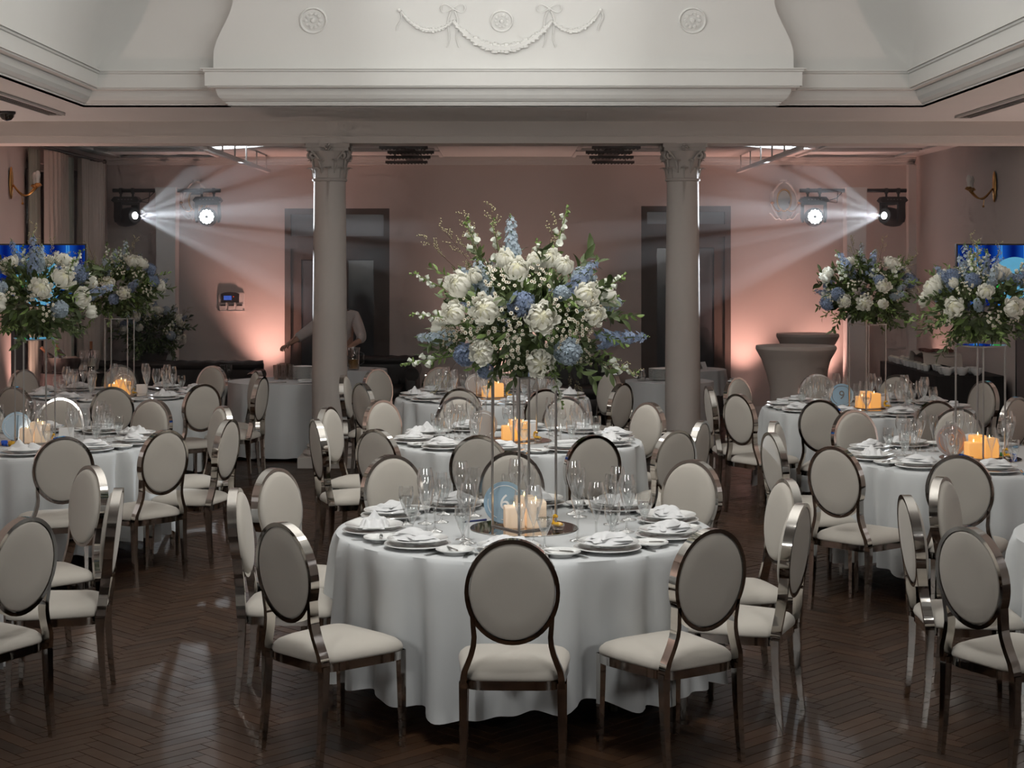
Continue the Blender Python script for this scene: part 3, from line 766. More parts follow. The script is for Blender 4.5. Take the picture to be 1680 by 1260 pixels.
for tk, px, py in CHAIRS:
    tx, ty, tn, _ = TABLES[tk]
    s = (py - VY) / (H - .95); D = F / s; X = (px - VX) / s
    dx, dy = X - tx, D - ty; r = math.hypot(dx, dy); rr = min(max(r, 1.39), 1.50)
    # keep the bearing seen in the picture, settle the distance from the cloth
    X2, D2_ = tx + dx / r * rr, ty + dy / r * rr
    px2 = VX + F * X2 / D2_; X2 += (px - px2) * D2_ / F * .6
    dx, dy = X2 - tx, D2_ - ty; r = math.hypot(dx, dy)
    fx, fy = -dx / r, -dy / r; rot = math.atan2(fy, fx) - PI / 2 + rnd.uniform(-.05, .05)
    loc = (X2 - fx * TOPY, D2_ - fy * TOPY, 0)
    h = hour(dx, dy); u = used.setdefault(tk, {})
    k = h
    for d in (0, 1, -1, 2, -2, 3, -3):
        k = (h + d) % 12
        if k not in u: break
    u[k] = 1; chair_angles[tk].append(math.atan2(dy, dx))
    lab = "cream oval-back chair with polished metal frame at %s o'clock of the %s" % (WORDS[k], tn)
    grp = 'chairs round the %s' % tn
    if first:
        chair0.location = loc; chair0.rotation_euler = (0, 0, rot); chair0['label'] = lab; chair0['group'] = grp; first = False
    else: dup(chair0, loc, rot, lab, grp)

# ---- tables and cloths
def cloth_mesh(seed):
    q = random.Random(seed); mb = MB(); nth, nr = 320, 13
    ks = [(q.choice((15, 16, 17)), q.random() * 6.3, .5), (q.choice((22, 23, 25)), q.random() * 6.3, .5), (q.choice((9, 10, 11)), q.random() * 6.3, .4), (q.choice((33, 36)), q.random() * 6.3, .3)]
    hs = [(q.choice((3, 4, 5)), q.random() * 6.3), (q.choice((7, 9)), q.random() * 6.3)]
    def fold(a): return sum(A * math.sin(k * a + p + .4 * math.sin(3 * a + p)) for k, p, A in ks)
    rows = []
    for r in (0.0, .3, .6, .8, TR - .02): rows.append(('t', r))
    for t in (0.0, .02, .05, .12, .22, .36, .52, .70, .86, 1.0): rows.append(('d', t))
    vs = []
    for i in range(nth):
        a = 2 * PI * i / nth; f = fold(a); hem = .135 + .022 * math.sin(hs[0][0] * a + hs[0][1]) + .018 * math.sin(hs[1][0] * a + hs[1][1]) - .012 * f
        for typ, t in rows:
            if typ == 't': r, z = t, TZ + (.0007 * math.sin(a * 5 + t * 9) if t > 0 else 0)
            else:
                z = TZ - .006 - t * (TZ - .006 - hem); g = t ** .62
                r = TR - .004 + .010 * min(1, t * 12) + g * (.022 + .058 * f - .022 * abs(f)) + .008 * math.sin(a * 31 + t * 5) * t * (1 - t)
                if t == 0: z = TZ - .003; r = TR - .006
            vs.append((r * math.cos(a), r * math.sin(a), z))
    nrw = len(rows); fs = []
    for i in range(nth):
        for j in range(nrw - 1):
            b = ((i + 1) % nth) * nrw
            fs.append((i * nrw + j, b + j, b + j + 1, i * nrw + j + 1))
    mb.add(vs, fs); return mb.mesh('tablecloth', M['linen'], 60)
cloths = [cloth_mesh(s) for s in (3, 11, 29)]
def make_table():
    t = thing('round_table', 'x', 'table', (0, 0, 0), 0, 'round banquet tables under cloths')
    MB().lathe([(.0005, .72), (TR - .03, .72), (TR - .022, .724), (TR - .022, .746), (TR - .03, .75), (.0005, .75)], 48).obj('tabletop', M['door'], t)
    for k in range(4):
        a = PI / 4 + k * PI / 2 + .1; x, y = .5 * math.cos(a), .5 * math.sin(a)
        MB().tube([(x, y, .73), (x * 1.02, y * 1.02, .002)], .015, 8).obj('leg', M['grey'], t)
    for k in (0, 1):
        a = PI / 4 + .1 + k * PI; MB().tube([(.5 * math.cos(a), .5 * math.sin(a), .2), (.5 * math.cos(a + PI / 2), .5 * math.sin(a + PI / 2), .2)], .01, 6).obj('brace', M['grey'], t)
    return t
table0 = make_table(); ft = True
for i, (tk, (tx, ty, tn, _)) in enumerate(TABLES.items()):
    lab = 'round folding table under the white cloth, the %s' % tn
    if ft: table0.location = (tx, ty, 0); table0['label'] = lab; ft = False
    else: dup(table0, (tx, ty, 0), rnd.random() * 6, lab)
    obj('tablecloth', cloths[0 if tk == 'T1' else i % 3], None, (tx, ty, 0), 0.35 if tk == 'T1' else rnd.random() * 6.3,
        'floor-length white tablecloth with soft folds on the %s' % tn, 'tablecloth', 'white round tablecloths')

# ---- tableware prototypes (meshes are shared)
def plate_mesh(R, name):
    mb = MB(); mb.lathe([(.0005, .0), (R * .58, 0), (R * .60, .004), (R * .72, .009), (R * .97, .017), (R, .019), (R * .985, .0225), (R * .72, .0135), (R * .62, .008), (R * .55, .0055), (.0005, .005)], 40)
    return mb.mesh(name, M['china'])
ME_PLATE, ME_PLATE2, ME_BREAD = plate_mesh(.145, 'dinner_plate'), plate_mesh(.132, 'dinner_plate'), plate_mesh(.083, 'bread_plate')
def glass_mesh(prof_, name):
    mb = MB(); mb.lathe(prof_, 22, caps=False); return mb.mesh(name, M['glass'], 80)
BASE = [(.0005, .001), (.034, .001), (.036, .002), (.034, .004), (.012, .008), (.005, .016), (.0042, .03)]
G_WINE = glass_mesh(BASE + [(.0042, .085), (.006, .094), (.016, .120), (.028, .155), (.0375, .190), (.0395, .205), (.037, .228), (.030, .262)], 'wine_glass')
G_FLUTE = glass_mesh(BASE + [(.0040, .080), (.005, .092), (.012, .118), (.022, .150), (.0300, .182), (.0305, .196), (.027, .222), (.0255, .236)], 'champagne_glass')
G_WATER = glass_mesh(BASE + [(.0042, .050), (.008, .058), (.022, .088), (.033, .120), (.0355, .140), (.034, .168), (.0325, .178)], 'water_glass')
mbw = MB(); mbw.lathe([(.0005, .067), (.0195, .0905), (.031, .1205), (.0325, .134), (.0005, .134)], 18, caps=False); W_FILL = mbw.mesh('water', M['water'], 80)
def fork_mesh():
    mb = MB(); mb.grid(lambda u, v: ((v - .5) * (.004 + .012 * max(0, .25 - u) * 4 * .9 + (.012 if .66 < u else 0) * min(1, (u - .66) * 8)), -.095 + .14 * u, .0035 + .003 * math.sin(u * PI)), 14, 3)
    for k in range(4): mb.box((-.0075 + .005 * k, .069, .004), (.0022, .052, .002))
    return mb.mesh('fork', M['silver'])
def knife_mesh():
    mb = MB(); mb.tube([(0, -.11, .005), (0, -.10, .005), (0, -.03, .005), (0, -.005, .0045)], [.004, .0065, .0055, .0035], 6)
    mb.add([(-.009, -.005, .003), (.008, -.005, .003), (.010, .08, .003), (.004, .115, .003), (-.009, .10, .003), (-.009, -.005, .005), (.008, -.005, .0042), (.010, .08, .0042), (.004, .115, .0042), (-.009, .10, .005)],
           [(4, 3, 2, 1, 0), (5, 6, 7, 8, 9), (0, 1, 6, 5), (1, 2, 7, 6), (2, 3, 8, 7), (3, 4, 9, 8), (4, 0, 5, 9)], 0, False)
    return mb.mesh('knife', M['silver'])
ME_FORK, ME_KNIFE = fork_mesh(), knife_mesh()
mbk = MB(); mbk.tube([(0, -.07, .005), (0, -.06, .005), (0, -.005, .005)], [.003, .005, .0035], 6); mbk.add([(-.007, -.005, .004), (.007, -.005, .004), (.008, .055, .004), (-.005, .075, .004), (0, -.005, .006), (0, .06, .006)], [(0, 1, 4), (1, 2, 5, 4), (2, 3, 5), (3, 0, 4, 5)], 0, False)
ME_BK = mbk.mesh('butter_knife', M['silver'])
def napkin_mesh(style, seed):
    q = random.Random(seed); mb = MB(); p = [q.random() * 6 for _ in range(6)]
    if style == 0:      # loosely folded square, layered and drooping
        for L, (sx, sy, z, rot) in enumerate(((.21, .125, .0, .05), (.19, .11, .014, -.12), (.15, .085, .026, .18))):
            def fn(u, v):
                x, y = (u - .5) * sx, (v - .5) * sy; e = min(u, 1 - u, v, 1 - v) * 7
                return (x + .006 * math.sin(v * 7 + p[L]), y + .008 * math.sin(u * 6 + p[L + 1]), z + .016 * min(1, e) ** .5 + .006 * math.sin(u * 9 + p[L]) * min(1, e) + .004 * math.sin(v * 8 + p[2]) * min(1, e))
            mb.grid(fn, 16, 11, mat=RZ(rot))
    elif style == 1:    # peaked fold
        def fn(u, v):
            x, y = (u - .5) * .17, (v - .5) * .13; r = max(0, 1 - math.hypot((u - .42) * 2.4, (v - .5) * 2.2))
            e = min(1, min(u, 1 - u, v, 1 - v) * 8)
            return (x, y, .003 + e * (.012 + .042 * r ** 1.1 + .010 * math.sin(u * 13 + v * 7 + p[0]) + .006 * math.sin(v * 17 + p[1])))
        mb.grid(fn, 22, 18)
        def fn2(u, v):
            x, y = .03 + u * .10, (v - .5) * .10; e = min(1, min(u, 1 - u, v, 1 - v) * 8)
            return (x, y, .004 + e * (.022 + .012 * math.sin(u * 5) + .006 * math.sin(v * 15 + p[2])))
        mb.grid(fn2, 12, 14)
    else:               # neat rolled rectangle
        for z in (0, .017):
            mb.rbox((0, .002 * z, z + .010), (.145, .085 - z, .020), e=.35, nu=28, nv=8)
    return mb.mesh('napkin', M['napkin'], 70)
NAPS = [napkin_mesh(0, 1), napkin_mesh(0, 5), napkin_mesh(1, 2), napkin_mesh(1, 8), napkin_mesh(2, 3)]

def item(name, me, tx, ty, a, r, side, z, rot, label, cat, group, child=None):
    # a: bearing of the place from the table centre; r: radius; side: metres to the sitter's right
    rx, ry = math.cos(a), math.sin(a); sx, sy = -math.sin(a), math.cos(a)
    x, y = tx + rx * r - sx * side, ty + ry * r - sy * side
    if not in_view(x, y, z, 8): return None
    o = obj(name, me, None, (x, y, z), a + PI / 2 + rot, label, cat, group)
    if child is not None: obj(child[0], child[1], o)
    return o
NSET = 10
for tk, (tx, ty, tn, full) in TABLES.items():
    # phase of ten even places that best fits the chairs
    best = None
    for k in range(36):
        ph = k * 2 * PI / NSET / 36
        e = sum(min(abs(((c - ph) / (2 * PI / NSET)) % 1), 1 - ((c - ph) / (2 * PI / NSET)) % 1) ** 2 for c in chair_angles[tk])
        if best is None or e < best[0]: best = (e, ph)
    for k in range(NSET):
        a = best[1] + k * 2 * PI / NSET; w = WORDS[hour(math.cos(a), math.sin(a))]; q = random.Random(hash((tk, k)) % 1000 if False else sum(map(ord, tk)) * 31 + k)
        at = "at %s o'clock of the %s" % (w, tn)
        item('dinner_plate', ME_PLATE, tx, ty, a, TR - .175, 0, TZ + .0012, 0, 'larger lower white china plate ' + at, 'plate', 'dinner plates on the ' + tn)
        item('dinner_plate', ME_PLATE2, tx, ty, a, TR - .175, q.uniform(-.004, .004), TZ + .0245, 0, 'upper white china plate under a napkin ' + at, 'plate', 'dinner plates on the ' + tn)
        n_ = q.choice((0, 0, 1, 1, 2, 3, 4)); st = 'white folded linen napkin'
        if tk == 'T1' and math.sin(a) < -.3: n_ = q.choice((0, 1))
        if n_ in (2, 3): st = 'white peaked linen napkin'
        if n_ == 4: st = 'neatly rolled white napkin'
        item('napkin', NAPS[n_], tx, ty, a, TR - .175, q.uniform(-.01, .01), TZ + .036, q.uniform(-.35, .35), st + ' on a plate ' + at, 'napkin', 'napkins on the ' + tn)
        item('bread_plate', ME_BREAD, tx, ty, a - .32, TR - .145, 0, TZ + .0012, 0, 'small white bread plate ' + at, 'plate', 'bread plates on the ' + tn)
        item('butter_knife', ME_BK, tx, ty, a - .32, TR - .145, .012, TZ + .017, q.uniform(.3, 1.2), 'small butter knife on the bread plate ' + at, 'knife', 'butter knives on the ' + tn)
        item('fork', ME_FORK, tx, ty, a, TR - .165, .172, TZ + .001, PI, 'silver dinner fork beside the plates ' + at, 'fork', 'forks on the ' + tn)
        item('knife', ME_KNIFE, tx, ty, a, TR - .165, -.165, TZ + .001, PI, 'silver dinner knife beside the plates ' + at, 'knife', 'knives on the ' + tn)
        item('wine_glass', G_WINE, tx, ty, a, .47, -.085 + q.uniform(-.01, .01), TZ + .001, 0, 'tall tulip wine glass ' + at, 'glass', 'wine glasses on the ' + tn)
        item('champagne_glass', G_FLUTE, tx, ty, a, .42, -.02 + q.uniform(-.01, .01), TZ + .001, 0, 'slim champagne glass ' + at, 'glass', 'champagne glasses on the ' + tn)
        item('water_glass', G_WATER, tx, ty, a, .54, -.13 + q.uniform(-.01, .01), TZ + .001, 0, 'short stemmed water glass ' + at, 'glass', 'water glasses on the ' + tn, ('water', W_FILL))

# ---- centrepieces
ME_MIRROR = MB().lathe([(.0005, 0), (.248, 0), (.25, .002), (.248, .004), (.0005, .004)], 48).mesh('mirror_plate', M['mirror'])
def candle_mesh(h, m):
    mb = MB(); mb.rbox((0, 0, h / 2), (.092, .092, h), e=.12, nu=28, nv=12)
    return mb.mesh('candle', m, 30)
mbf = MB(); mbf.lathe([(.0005, 0), (.006, .008), (.007, .014), (.004, .026), (.0005, .036)], 8); ME_FLAME = mbf.mesh('flame', M['flame'])
mbi = MB(); mbi.tube([(0, 0, -.004), (0, 0, .008)], .0018, 5); ME_WICK = mbi.mesh('wick', M['black'])
def text_mesh(ch, size, m):
    cu = bpy.data.curves.new('numeral', 'FONT'); cu.body = ch; cu.size = size; cu.align_x = 'CENTER'; cu.align_y = 'CENTER'; cu.extrude = .0012
    o = bpy.data.objects.new('numeral', cu); COL.objects.link(o)
    dg = bpy.context.evaluated_depsgraph_get(); me = bpy.data.meshes.new_from_object(o.evaluated_get(dg)); bpy.data.objects.remove(o)
    me.materials.clear(); me.materials.append(m); me.name = 'numeral'; return me
def number_disc(loc, rz, num, m, me_, label):
    d = thing('table_number', label, 'table number', loc, rz, 'round table number discs')
    R = .098; tl = .16
    body = MB(); body.lathe([(.0005, -.004), (R - .002, -.004), (R, -.002), (R, .002), (R - .002, .004), (.0005, .004)], 44, mat=T(0, 0, R + .002) @ Matrix.Rotation(PI / 2 - tl, 4, 'X'))
    body.obj('disc', m, d)
    rg = MB(); mt = T(0, 0, R + .002) @ Matrix.Rotation(PI / 2 - tl, 4, 'X')
    for a0, a1 in ((.5, 2.6), (2.9, 4.2), (4.5, 5.0), (5.3, 6.5)):
        rg.tube([(.079 * math.cos(a0 + (a1 - a0) * i / 14), .079 * math.sin(a0 + (a1 - a0) * i / 14), .0045) for i in range(15)], .0022, 5, mat=mt)
    rg.obj('ring', me_, d)
    if num:
        t = obj('numeral', text_mesh(num, .10, me_), d, (0, -.0055, R + .002)); t.rotation_euler = (PI / 2 - tl, 0, 0)
    MB().box((0, .012, .006), (.06, .05, .012)).obj('foot', m, d)
def flower_stand(tx, ty, rot, label, h=.70):
    s = thing('flower_stand', label, 'stand', (tx, ty, TZ + .0055), rot, 'tall slim flower stands')
    a = .105
    for x, y in ((-a, -a), (a, -a), (a, a), (-a, a)): MB().box((x, y, h / 2), (.0085, .0085, h)).obj('leg', M['steel'], s)
    for z in (.004, h - .004):
        fr = MB()
        for k in (-1, 1): fr.box((0, k * a, z), (2 * a, .008, .007)); fr.box((k * a, 0, z), (.008, 2 * a, .007))
        fr.obj('square_frame', M['steel'], s)
    MB().box((0, 0, h + .002), (2 * a + .02, 2 * a + .02, .004)).obj('top_plate', M['glass'], s)
def swan_mesh(m):
    mb = MB(); mb.lathe([(.0005, 0), (.022, .002), (.031, .016), (.030, .026), (.022, .022), (.0005, .016)], 14)
    mb.sphere((0, 0, .024), (.022, .026, .012), 10, 6, 1)
    mb.tube([(0, .022, .022), (0, .034, .038), (0, .030, .056), (0, .016, .062), (0, .004, .058)], [.010, .009, .0085, .009, .006], 7, 1)
    return mb.mesh('glass_swan', [M['glass'], m])
ME_SWAN = swan_mesh(M['amber'])
ME_TEA = {c: MB().lathe([(.0005, 0), (.019, 0), (.023, .012), (.022, .026), (.018, .025), (.017, .012), (.0005, .010)], 14).mesh('tealight_cup', M[c]) for c in ('amber', 'bluegl', 'greengl')}
def card_mesh():
    mb = MB(); mb.add([(-.05, -.035, 0), (.05, -.035, 0), (.05, 0, .085), (-.05, 0, .085), (-.05, .035, 0), (.05, .035, 0), (-.05, -.033, 0), (.05, -.033, 0), (.05, 0, .082), (-.05, 0, .082)], [(0, 1, 2, 3), (3, 2, 5, 4), (6, 9, 8, 7)], 0, False)
    return mb.mesh('menu_card', M['paper'])
ME_CARD = card_mesh()
CP = {  # table: stand rotation, number, disc, engraving, candles, disc offset (x, y)
    'T1': (.62, '6', 'disc', 'discw', 'wax', (-.04, .05)), 'T2': (.7, '', 'discg', 'discw', 'waxo', (-.06, .07)), 'T3': (.5, '', 'discg', 'discw', 'waxo', (-.10, .12)),
    'L1': (.55, '', 'disc', 'discw', 'wax', (-.10, .06)), 'L2': (.5, '3', 'discg', 'discw', 'waxo', (.06, .10)), 'R1': (.62, '8', 'discp', 'disco', 'waxo', (-.11, .05)), 'R2': (.5, '9', 'disc', 'grey', 'waxo', (-.15, .03))}
COLN = {'disc': 'pale blue', 'discg': 'smoky grey', 'discp': 'pinkish grey'}
for tk, (rot, num, dm, em, wax, doff) in CP.items():
    tx, ty, tn, _ = TABLES[tk]
    obj('mirror_plate', ME_MIRROR, None, (tx, ty, TZ + .0012), 0, 'round mirror plate under the candles of the ' + tn, 'mirror', 'round mirror plates')
    flower_stand(tx, ty, rot, 'tall four-legged metal flower stand on the ' + tn)
    lit = 'ivory' if wax == 'wax' else 'glowing amber'
    for (dx, dy, h, nm) in ((-.047, -.012, .100, 'shortest'), (.005, .062, .135, 'tallest'), (.053, -.012, .125, 'middle height')):
        p = Matrix.Rotation(.05, 2) @ Vector((dx, dy))
        c = obj('candle', candle_mesh(h, M[wax]), None, (tx + p.x, ty + p.y, TZ + .0058), .1, '%s square %s pillar candle on the %s' % (nm, lit, tn), 'candle', 'pillar candles')
        obj('wick', ME_WICK, c, (0, 0, h)); obj('flame', ME_FLAME, c, (0, 0, h - .002), scale=.6)
    if tk == 'T2': doff = (-.17, .03)
    number_disc((tx + doff[0] - .05, ty + doff[1] + .03, TZ + .0062), .12 if tk != 'R2' else -.1, num, M[dm], M[em],
        'round %s acrylic table number%s on the %s' % (COLN[dm], (' ' + num) if num else '', tn))
    obj('glass_swan', ME_SWAN, None, (tx + .155, ty - .075, TZ + .0058), .9, 'small glass swan with amber filling on the ' + tn, 'ornament', 'amber glass ornaments')
    if tk in ('L1', 'R1'):
        for c, nm, (dx, dy) in (('bluegl', 'blue', (-.17, -.12) if tk == 'L1' else (.20, -.02)), ('amber', 'amber', (-.11, -.16)), ('greengl', 'green', (-.05, -.19) if tk == 'L1' else (.16, .05))):
            if tk == 'L1' and c == 'greengl': continue
            obj('tealight_cup', ME_TEA[c], None, (tx + dx, ty + dy, TZ + .0058), 0, 'small %s glass tealight cup on the %s' % (nm, tn), 'tealight', 'coloured tealight cups')
    cx, cy = (.10, .30) if tk in ('T1', 'R1', 'T2') else (.17, .16)
    if tk != 'T3': obj('menu_card', ME_CARD, None, (tx + cx - (.05 if tk == 'T1' else 0), ty + cy, TZ + .0012 if math.hypot(cx, cy) > .27 else TZ + .006), .25, 'folded white menu card standing on the ' + tn, 'card', 'folded menu cards')
pn = thing('pen', 'dark blue ballpoint pen lying on the front centre table', 'pen', (PX(780, 7.75), 7.78, TZ + .006), -1.0)
MB().tube([(0, -.06, 0), (0, .035, 0)], .0045, 8).obj('barrel', M['pen'], pn); MB().tube([(0, -.075, 0), (0, -.06, 0)], [.001, .004], 8).obj('tip', M['steel'], pn); MB().tube([(0, .035, 0), (0, .06, 0)], .0052, 8).obj('cap', M['pen'], pn)
# ================================================================ FLOWERS
def frame_to(d, roll=0.0):
    return Vector(d).normalized().to_track_quat('Z', 'Y').to_matrix().to_4x4() @ RZ(roll)
def peony_mesh(seed, R=.064, openness=1.0):
    q = random.Random(seed); mb = MB()
    layers = [(3, .46, .10, 1), (4, .56, .22, 1), (5, .66, .42, 0), (6, .78, .68, 0), (6, .90, 1.0, 0), (7, 1.0, 1.32, 0)]
    mb.sphere((0, 0, .38 * R), R * .50, 12, 8, 1)
    for L, (n, rho, top, mi) in enumerate(layers):
        for i in range(n):
            a0 = 2 * PI * i / n + L * .7 + q.uniform(-.2, .2); rr = R * rho * q.uniform(.94, 1.06); tp = (top * openness) * q.uniform(.85, 1.15); wd = (2.5 * PI / n) * .62; p = q.random() * 6; fl = .0 if L < 2 else (.06 + .05 * (L - 2)) * q.uniform(.6, 1.4)
            def fn(u, v):
                th = 2.5 + (tp - 2.5) * v; w_ = wd * (.35 + .65 * math.sin(PI * min(.80, .15 + .72 * v))); ph = a0 + (u - .5) * w_
                r = rr * (1 + fl * v ** 3 + .05 * math.sin(u * 11 + p) * v * v - .10 * (abs(u - .5) * 2) ** 2 * (1 if L > 1 else .3))
                notch = .10 * math.cos(u * 9 + p) * v ** 4; th += notch
                return (r * math.sin(th) * math.cos(ph), r * math.sin(th) * math.sin(ph), .40 * R + r * math.cos(th) * .92)
            mb.grid(fn, 6, 6, mi=mi)
    return mb.mesh('peony', [M['rose'], M['rosec']], 80)
def floret(mb, c, d, s, n, mi, q):
    mt = T(*c) @ frame_to(d, q.random() * 6)
    for k in range(n):
        a = 2 * PI * k / n; ca, sa = math.cos(a), math.sin(a); w = s * .62
        mb.add([(0, 0, 0), (ca * s * .6 - sa * w * .6, sa * s * .6 + ca * w * .6, s * .2), (ca * s * 1.05, sa * s * 1.05, s * .12), (ca * s * .6 + sa * w * .6, sa * s * .6 - ca * w * .6, s * .2)], [(0, 3, 2, 1)], mi, True, mt)
def spike_mesh(seed, L=.24, col='blue', bud=True):
    q = random.Random(seed); mb = MB()
    mb.tube([(0, 0, -.10), (0, 0, L * .5), (.004, 0, L)], [.0035, .0028, .0015], 5, mi=1)
    n = 40
    for i in range(n):
        v = i / n; z = L * (.0 + .95 * v); a = i * 2.4 + q.uniform(-.3, .3); r = (.026 * (1 - .6 * v) + .004) * q.uniform(.75, 1.3); s = .0255 * (1 - .5 * v) * q.uniform(.8, 1.2)
        d = Vector((math.cos(a), math.sin(a), .35 + .5 * v + q.uniform(-.3, .3))); floret(mb, (r * math.cos(a), r * math.sin(a), z), d, s, 5, 0, q)
    for i in range(5):
        a = q.random() * 6; mb.sphere((.004 * math.cos(a), .004 * math.sin(a), L * (.93 + .025 * i)), .005 - .0006 * i, 5, 4, 2)
    return mb.mesh('delphinium', [M[col], M['stem'], M['leafl']], 80)
def hydrangea_mesh(seed, R=.062, col='blue'):
    q = random.Random(seed); mb = MB(); mb.sphere((0, 0, .01), R * .55, 10, 7, 1)
    for i in range(80):
        z = 1 - 1.55 * (i + .5) / 80; r = math.sqrt(max(0, 1 - z * z)); a = i * 2.39996; d = Vector((r * math.cos(a), r * math.sin(a), z))
        floret(mb, d * R * q.uniform(.74, 1.02), d + Vector((q.uniform(-.35, .35), q.uniform(-.35, .35), q.uniform(-.35, .35))), .0195 * q.uniform(.85, 1.2), 4, 0, q)
    return mb.mesh('hydrangea', [M[col], M['leaf']], 80)
def leaf_geo(mb, base, d, L, W, mi, q, droop=.3):
    mt = T(*base) @ frame_to(d, q.random() * 6.28); c = q.uniform(.1, .5) * droop
    def fn(u, v):
        w = W * math.sin(PI * min(.98, .05 + .95 * v)) ** .8 * (u - .5); return (w, abs(w) * .35 - c * L * v * v, L * v)
    mb.grid(fn, 3, 5, mi=mi, mat=mt)
def bells_mesh(seed, L=.22):
    q = random.Random(seed); mb = MB()
    mb.tube([(0, 0, -.10), (0, .004, L * .5), (.004, 0, L)], [.0038, .003, .002], 5, mi=1)
    for i in range(8):
        v = i / 7; a = i * 2.2; d = Vector((math.cos(a), math.sin(a), .55 + 1.2 * v)).normalized(); s = .030 * (1 - .55 * v); c = Vector((0, 0, L * (.30 + .68 * v)))
        leaf_geo(mb, c, Vector((math.cos(a), math.sin(a), .1)), .035 * (1 - .4 * v), .014, 1, q)
        mt = T(*(c + d * .010)) @ frame_to(d)
        mb.lathe([(.0005, 0), (s * .30, s * .08), (s * .46, s * .5), (s * .42, s * .85), (s * .62, s * 1.15), (s * .30, s * .95), (.0005, s * .5)], 7, mi=0 if v < .75 else 2, mat=mt, caps=False)
    for i in range(6):
        leaf_geo(mb, (0, 0, L * .05 * i), (math.cos(i * 2.4), math.sin(i * 2.4), .5), .05, .018, 1, q)
    return mb.mesh('bellflower', [M['bell'], M['leafl'], M['leafl']], 80)
def daisies_mesh(seed, n=19, spread=.06, L=.11):
    q = random.Random(seed); mb = MB(); mb.tube([(0, 0, -.08), (0, 0, L * .45)], .0025, 4, mi=2)
    for i in range(n):
        a = q.random() * 6.28; r = spread * math.sqrt(q.random()); z = L * q.uniform(.55, 1.05) - r * .3; p = Vector((r * math.cos(a), r * math.sin(a), z))
        mb.tube([(0, 0, L * .3), tuple(p * .6 + Vector((0, 0, L * .15))), tuple(p)], .0011, 3, mi=2, caps=False)
        d = Vector((r * math.cos(a) * 6, r * math.sin(a) * 6, .6 + q.random() * .3)); floret(mb, p, d, .0095, 6, 0, q)
        mb.sphere(tuple(p + d.normalized() * .003), .0034, 5, 4, 1)
    return mb.mesh('daisy_spray', [M['daisy'], M['daisyc'], M['stem']], 80)
def sprig_mesh(seed, L=.2, mi='leaf', n=11, ll=.062, lw=.026):
    q = random.Random(seed); mb = MB(); bend = q.uniform(-.03, .03)
    mb.tube([(0, 0, -.08), (bend * .5, 0, L * .5), (bend, 0, L)], [.003, .0022, .0012], 4, mi=1)
    for i in range(n):
        v = .12 + .88 * i / (n - 1); a = i * 2.4; d = Vector((math.cos(a), math.sin(a), .5 + .9 * v)); leaf_geo(mb, (bend * v, 0, L * v), d, ll * q.uniform(.7, 1.15), lw * q.uniform(.8, 1.15), 0, q, .8)
    return mb.mesh('leaf_sprig', [M[mi], M['stem']], 80)
def wisp_mesh(seed, L=.30):
    q = random.Random(seed); mb = MB(); mb.tube([(0, 0, -.1), (.01, 0, L * .5), (-.005, 0, L)], [.002, .0016, .0008], 4, mi=1)
    for i in range(11):
        v = .3 + .7 * i / 10; a = q.random() * 6.28; l = .05 * (1.15 - v * .6); b = Vector((0, 0, L * v)); e = b + Vector((math.cos(a) * l, math.sin(a) * l, l * 1.1))
        mb.tube([tuple(b), tuple(e)], .0008, 3, mi=1, caps=False)
        for k in range(5):
            p = b + (e - b) * (.35 + .16 * k) + Vector((q.uniform(-.006, .006), q.uniform(-.006, .006), q.uniform(-.004, .006))); mb.sphere(tuple(p), .0045, 5, 3, 0)
    return mb.mesh('wispy_branch', [M['wisp'], M['twig']], 80)
FM = dict(
    peony=[peony_mesh(1), peony_mesh(2, .060, .8), peony_mesh(3, .068, 1.1)], bud=[peony_mesh(4, .046, .55), peony_mesh(5, .042, .45)],
    spike=[spike_mesh(1), spike_mesh(2, .22, 'blue'), spike_mesh(3, .20, 'pale')], pspike=[spike_mesh(7, .26, 'pale'), spike_mesh(8, .20, 'pale')],
    hyd=[hydrangea_mesh(1), hydrangea_mesh(2, .055, 'blue'), hydrangea_mesh(3, .05, 'pale')],
    bells=[bells_mesh(1), bells_mesh(2, .19), bells_mesh(3, .25)], daisy=[daisies_mesh(k) for k in (1, 2, 3)],
    leaf=[sprig_mesh(1), sprig_mesh(2, .17, 'leaf', 9, .075, .034), sprig_mesh(3, .22, 'leafl', 13, .05, .018)], wisp=[wisp_mesh(1), wisp_mesh(2, .26)])
def core_mesh(seed):
    q = random.Random(seed); mb = MB()
    for i in range(560):
        d = Vector((q.gauss(0, 1), q.gauss(0, 1), q.gauss(0, .9))).normalized(); k = q.uniform(.45, .92)
        p = Vector((d.x * .33 * k, d.y * .33 * k, .25 + d.z * .24 * k)); leaf_geo(mb, p, (d + Vector((q.uniform(-.7, .7), q.uniform(-.7, .7), q.uniform(-.5, .5)))), q.uniform(.055, .095), q.uniform(.024, .04), 0 if q.random() < .78 else 1, q, .6)
    mb.sphere((0, 0, .11), (.10, .10, .085), 14, 8, 0)
    return mb.mesh('foliage', [M['leaf'], M['leafl'], M['stem']], 80)
CORE = [core_mesh(1), core_mesh(2)]
NAMES = dict(peony='peony', bud='peony_bud', spike='delphinium', pspike='delphinium', hyd='hydrangea', bells='bellflower', daisy='daisy_spray', leaf='leaf_sprig', wisp='wispy_branch')
def put(par, kind, pos, d, q, sc=1.0, var=None):
    me = FM[kind][q.randrange(len(FM[kind])) if var is None else var % len(FM[kind])]
    o = obj(NAMES[kind], me, par, pos, None, scale=sc)
    o.rotation_mode = 'QUATERNION'; o.rotation_quaternion = Vector(d).normalized().to_track_quat('Z', 'Y') @ Matrix.Rotation(q.random() * 6.28, 3, 'Z').to_quaternion(); return o
ZC_ = .27
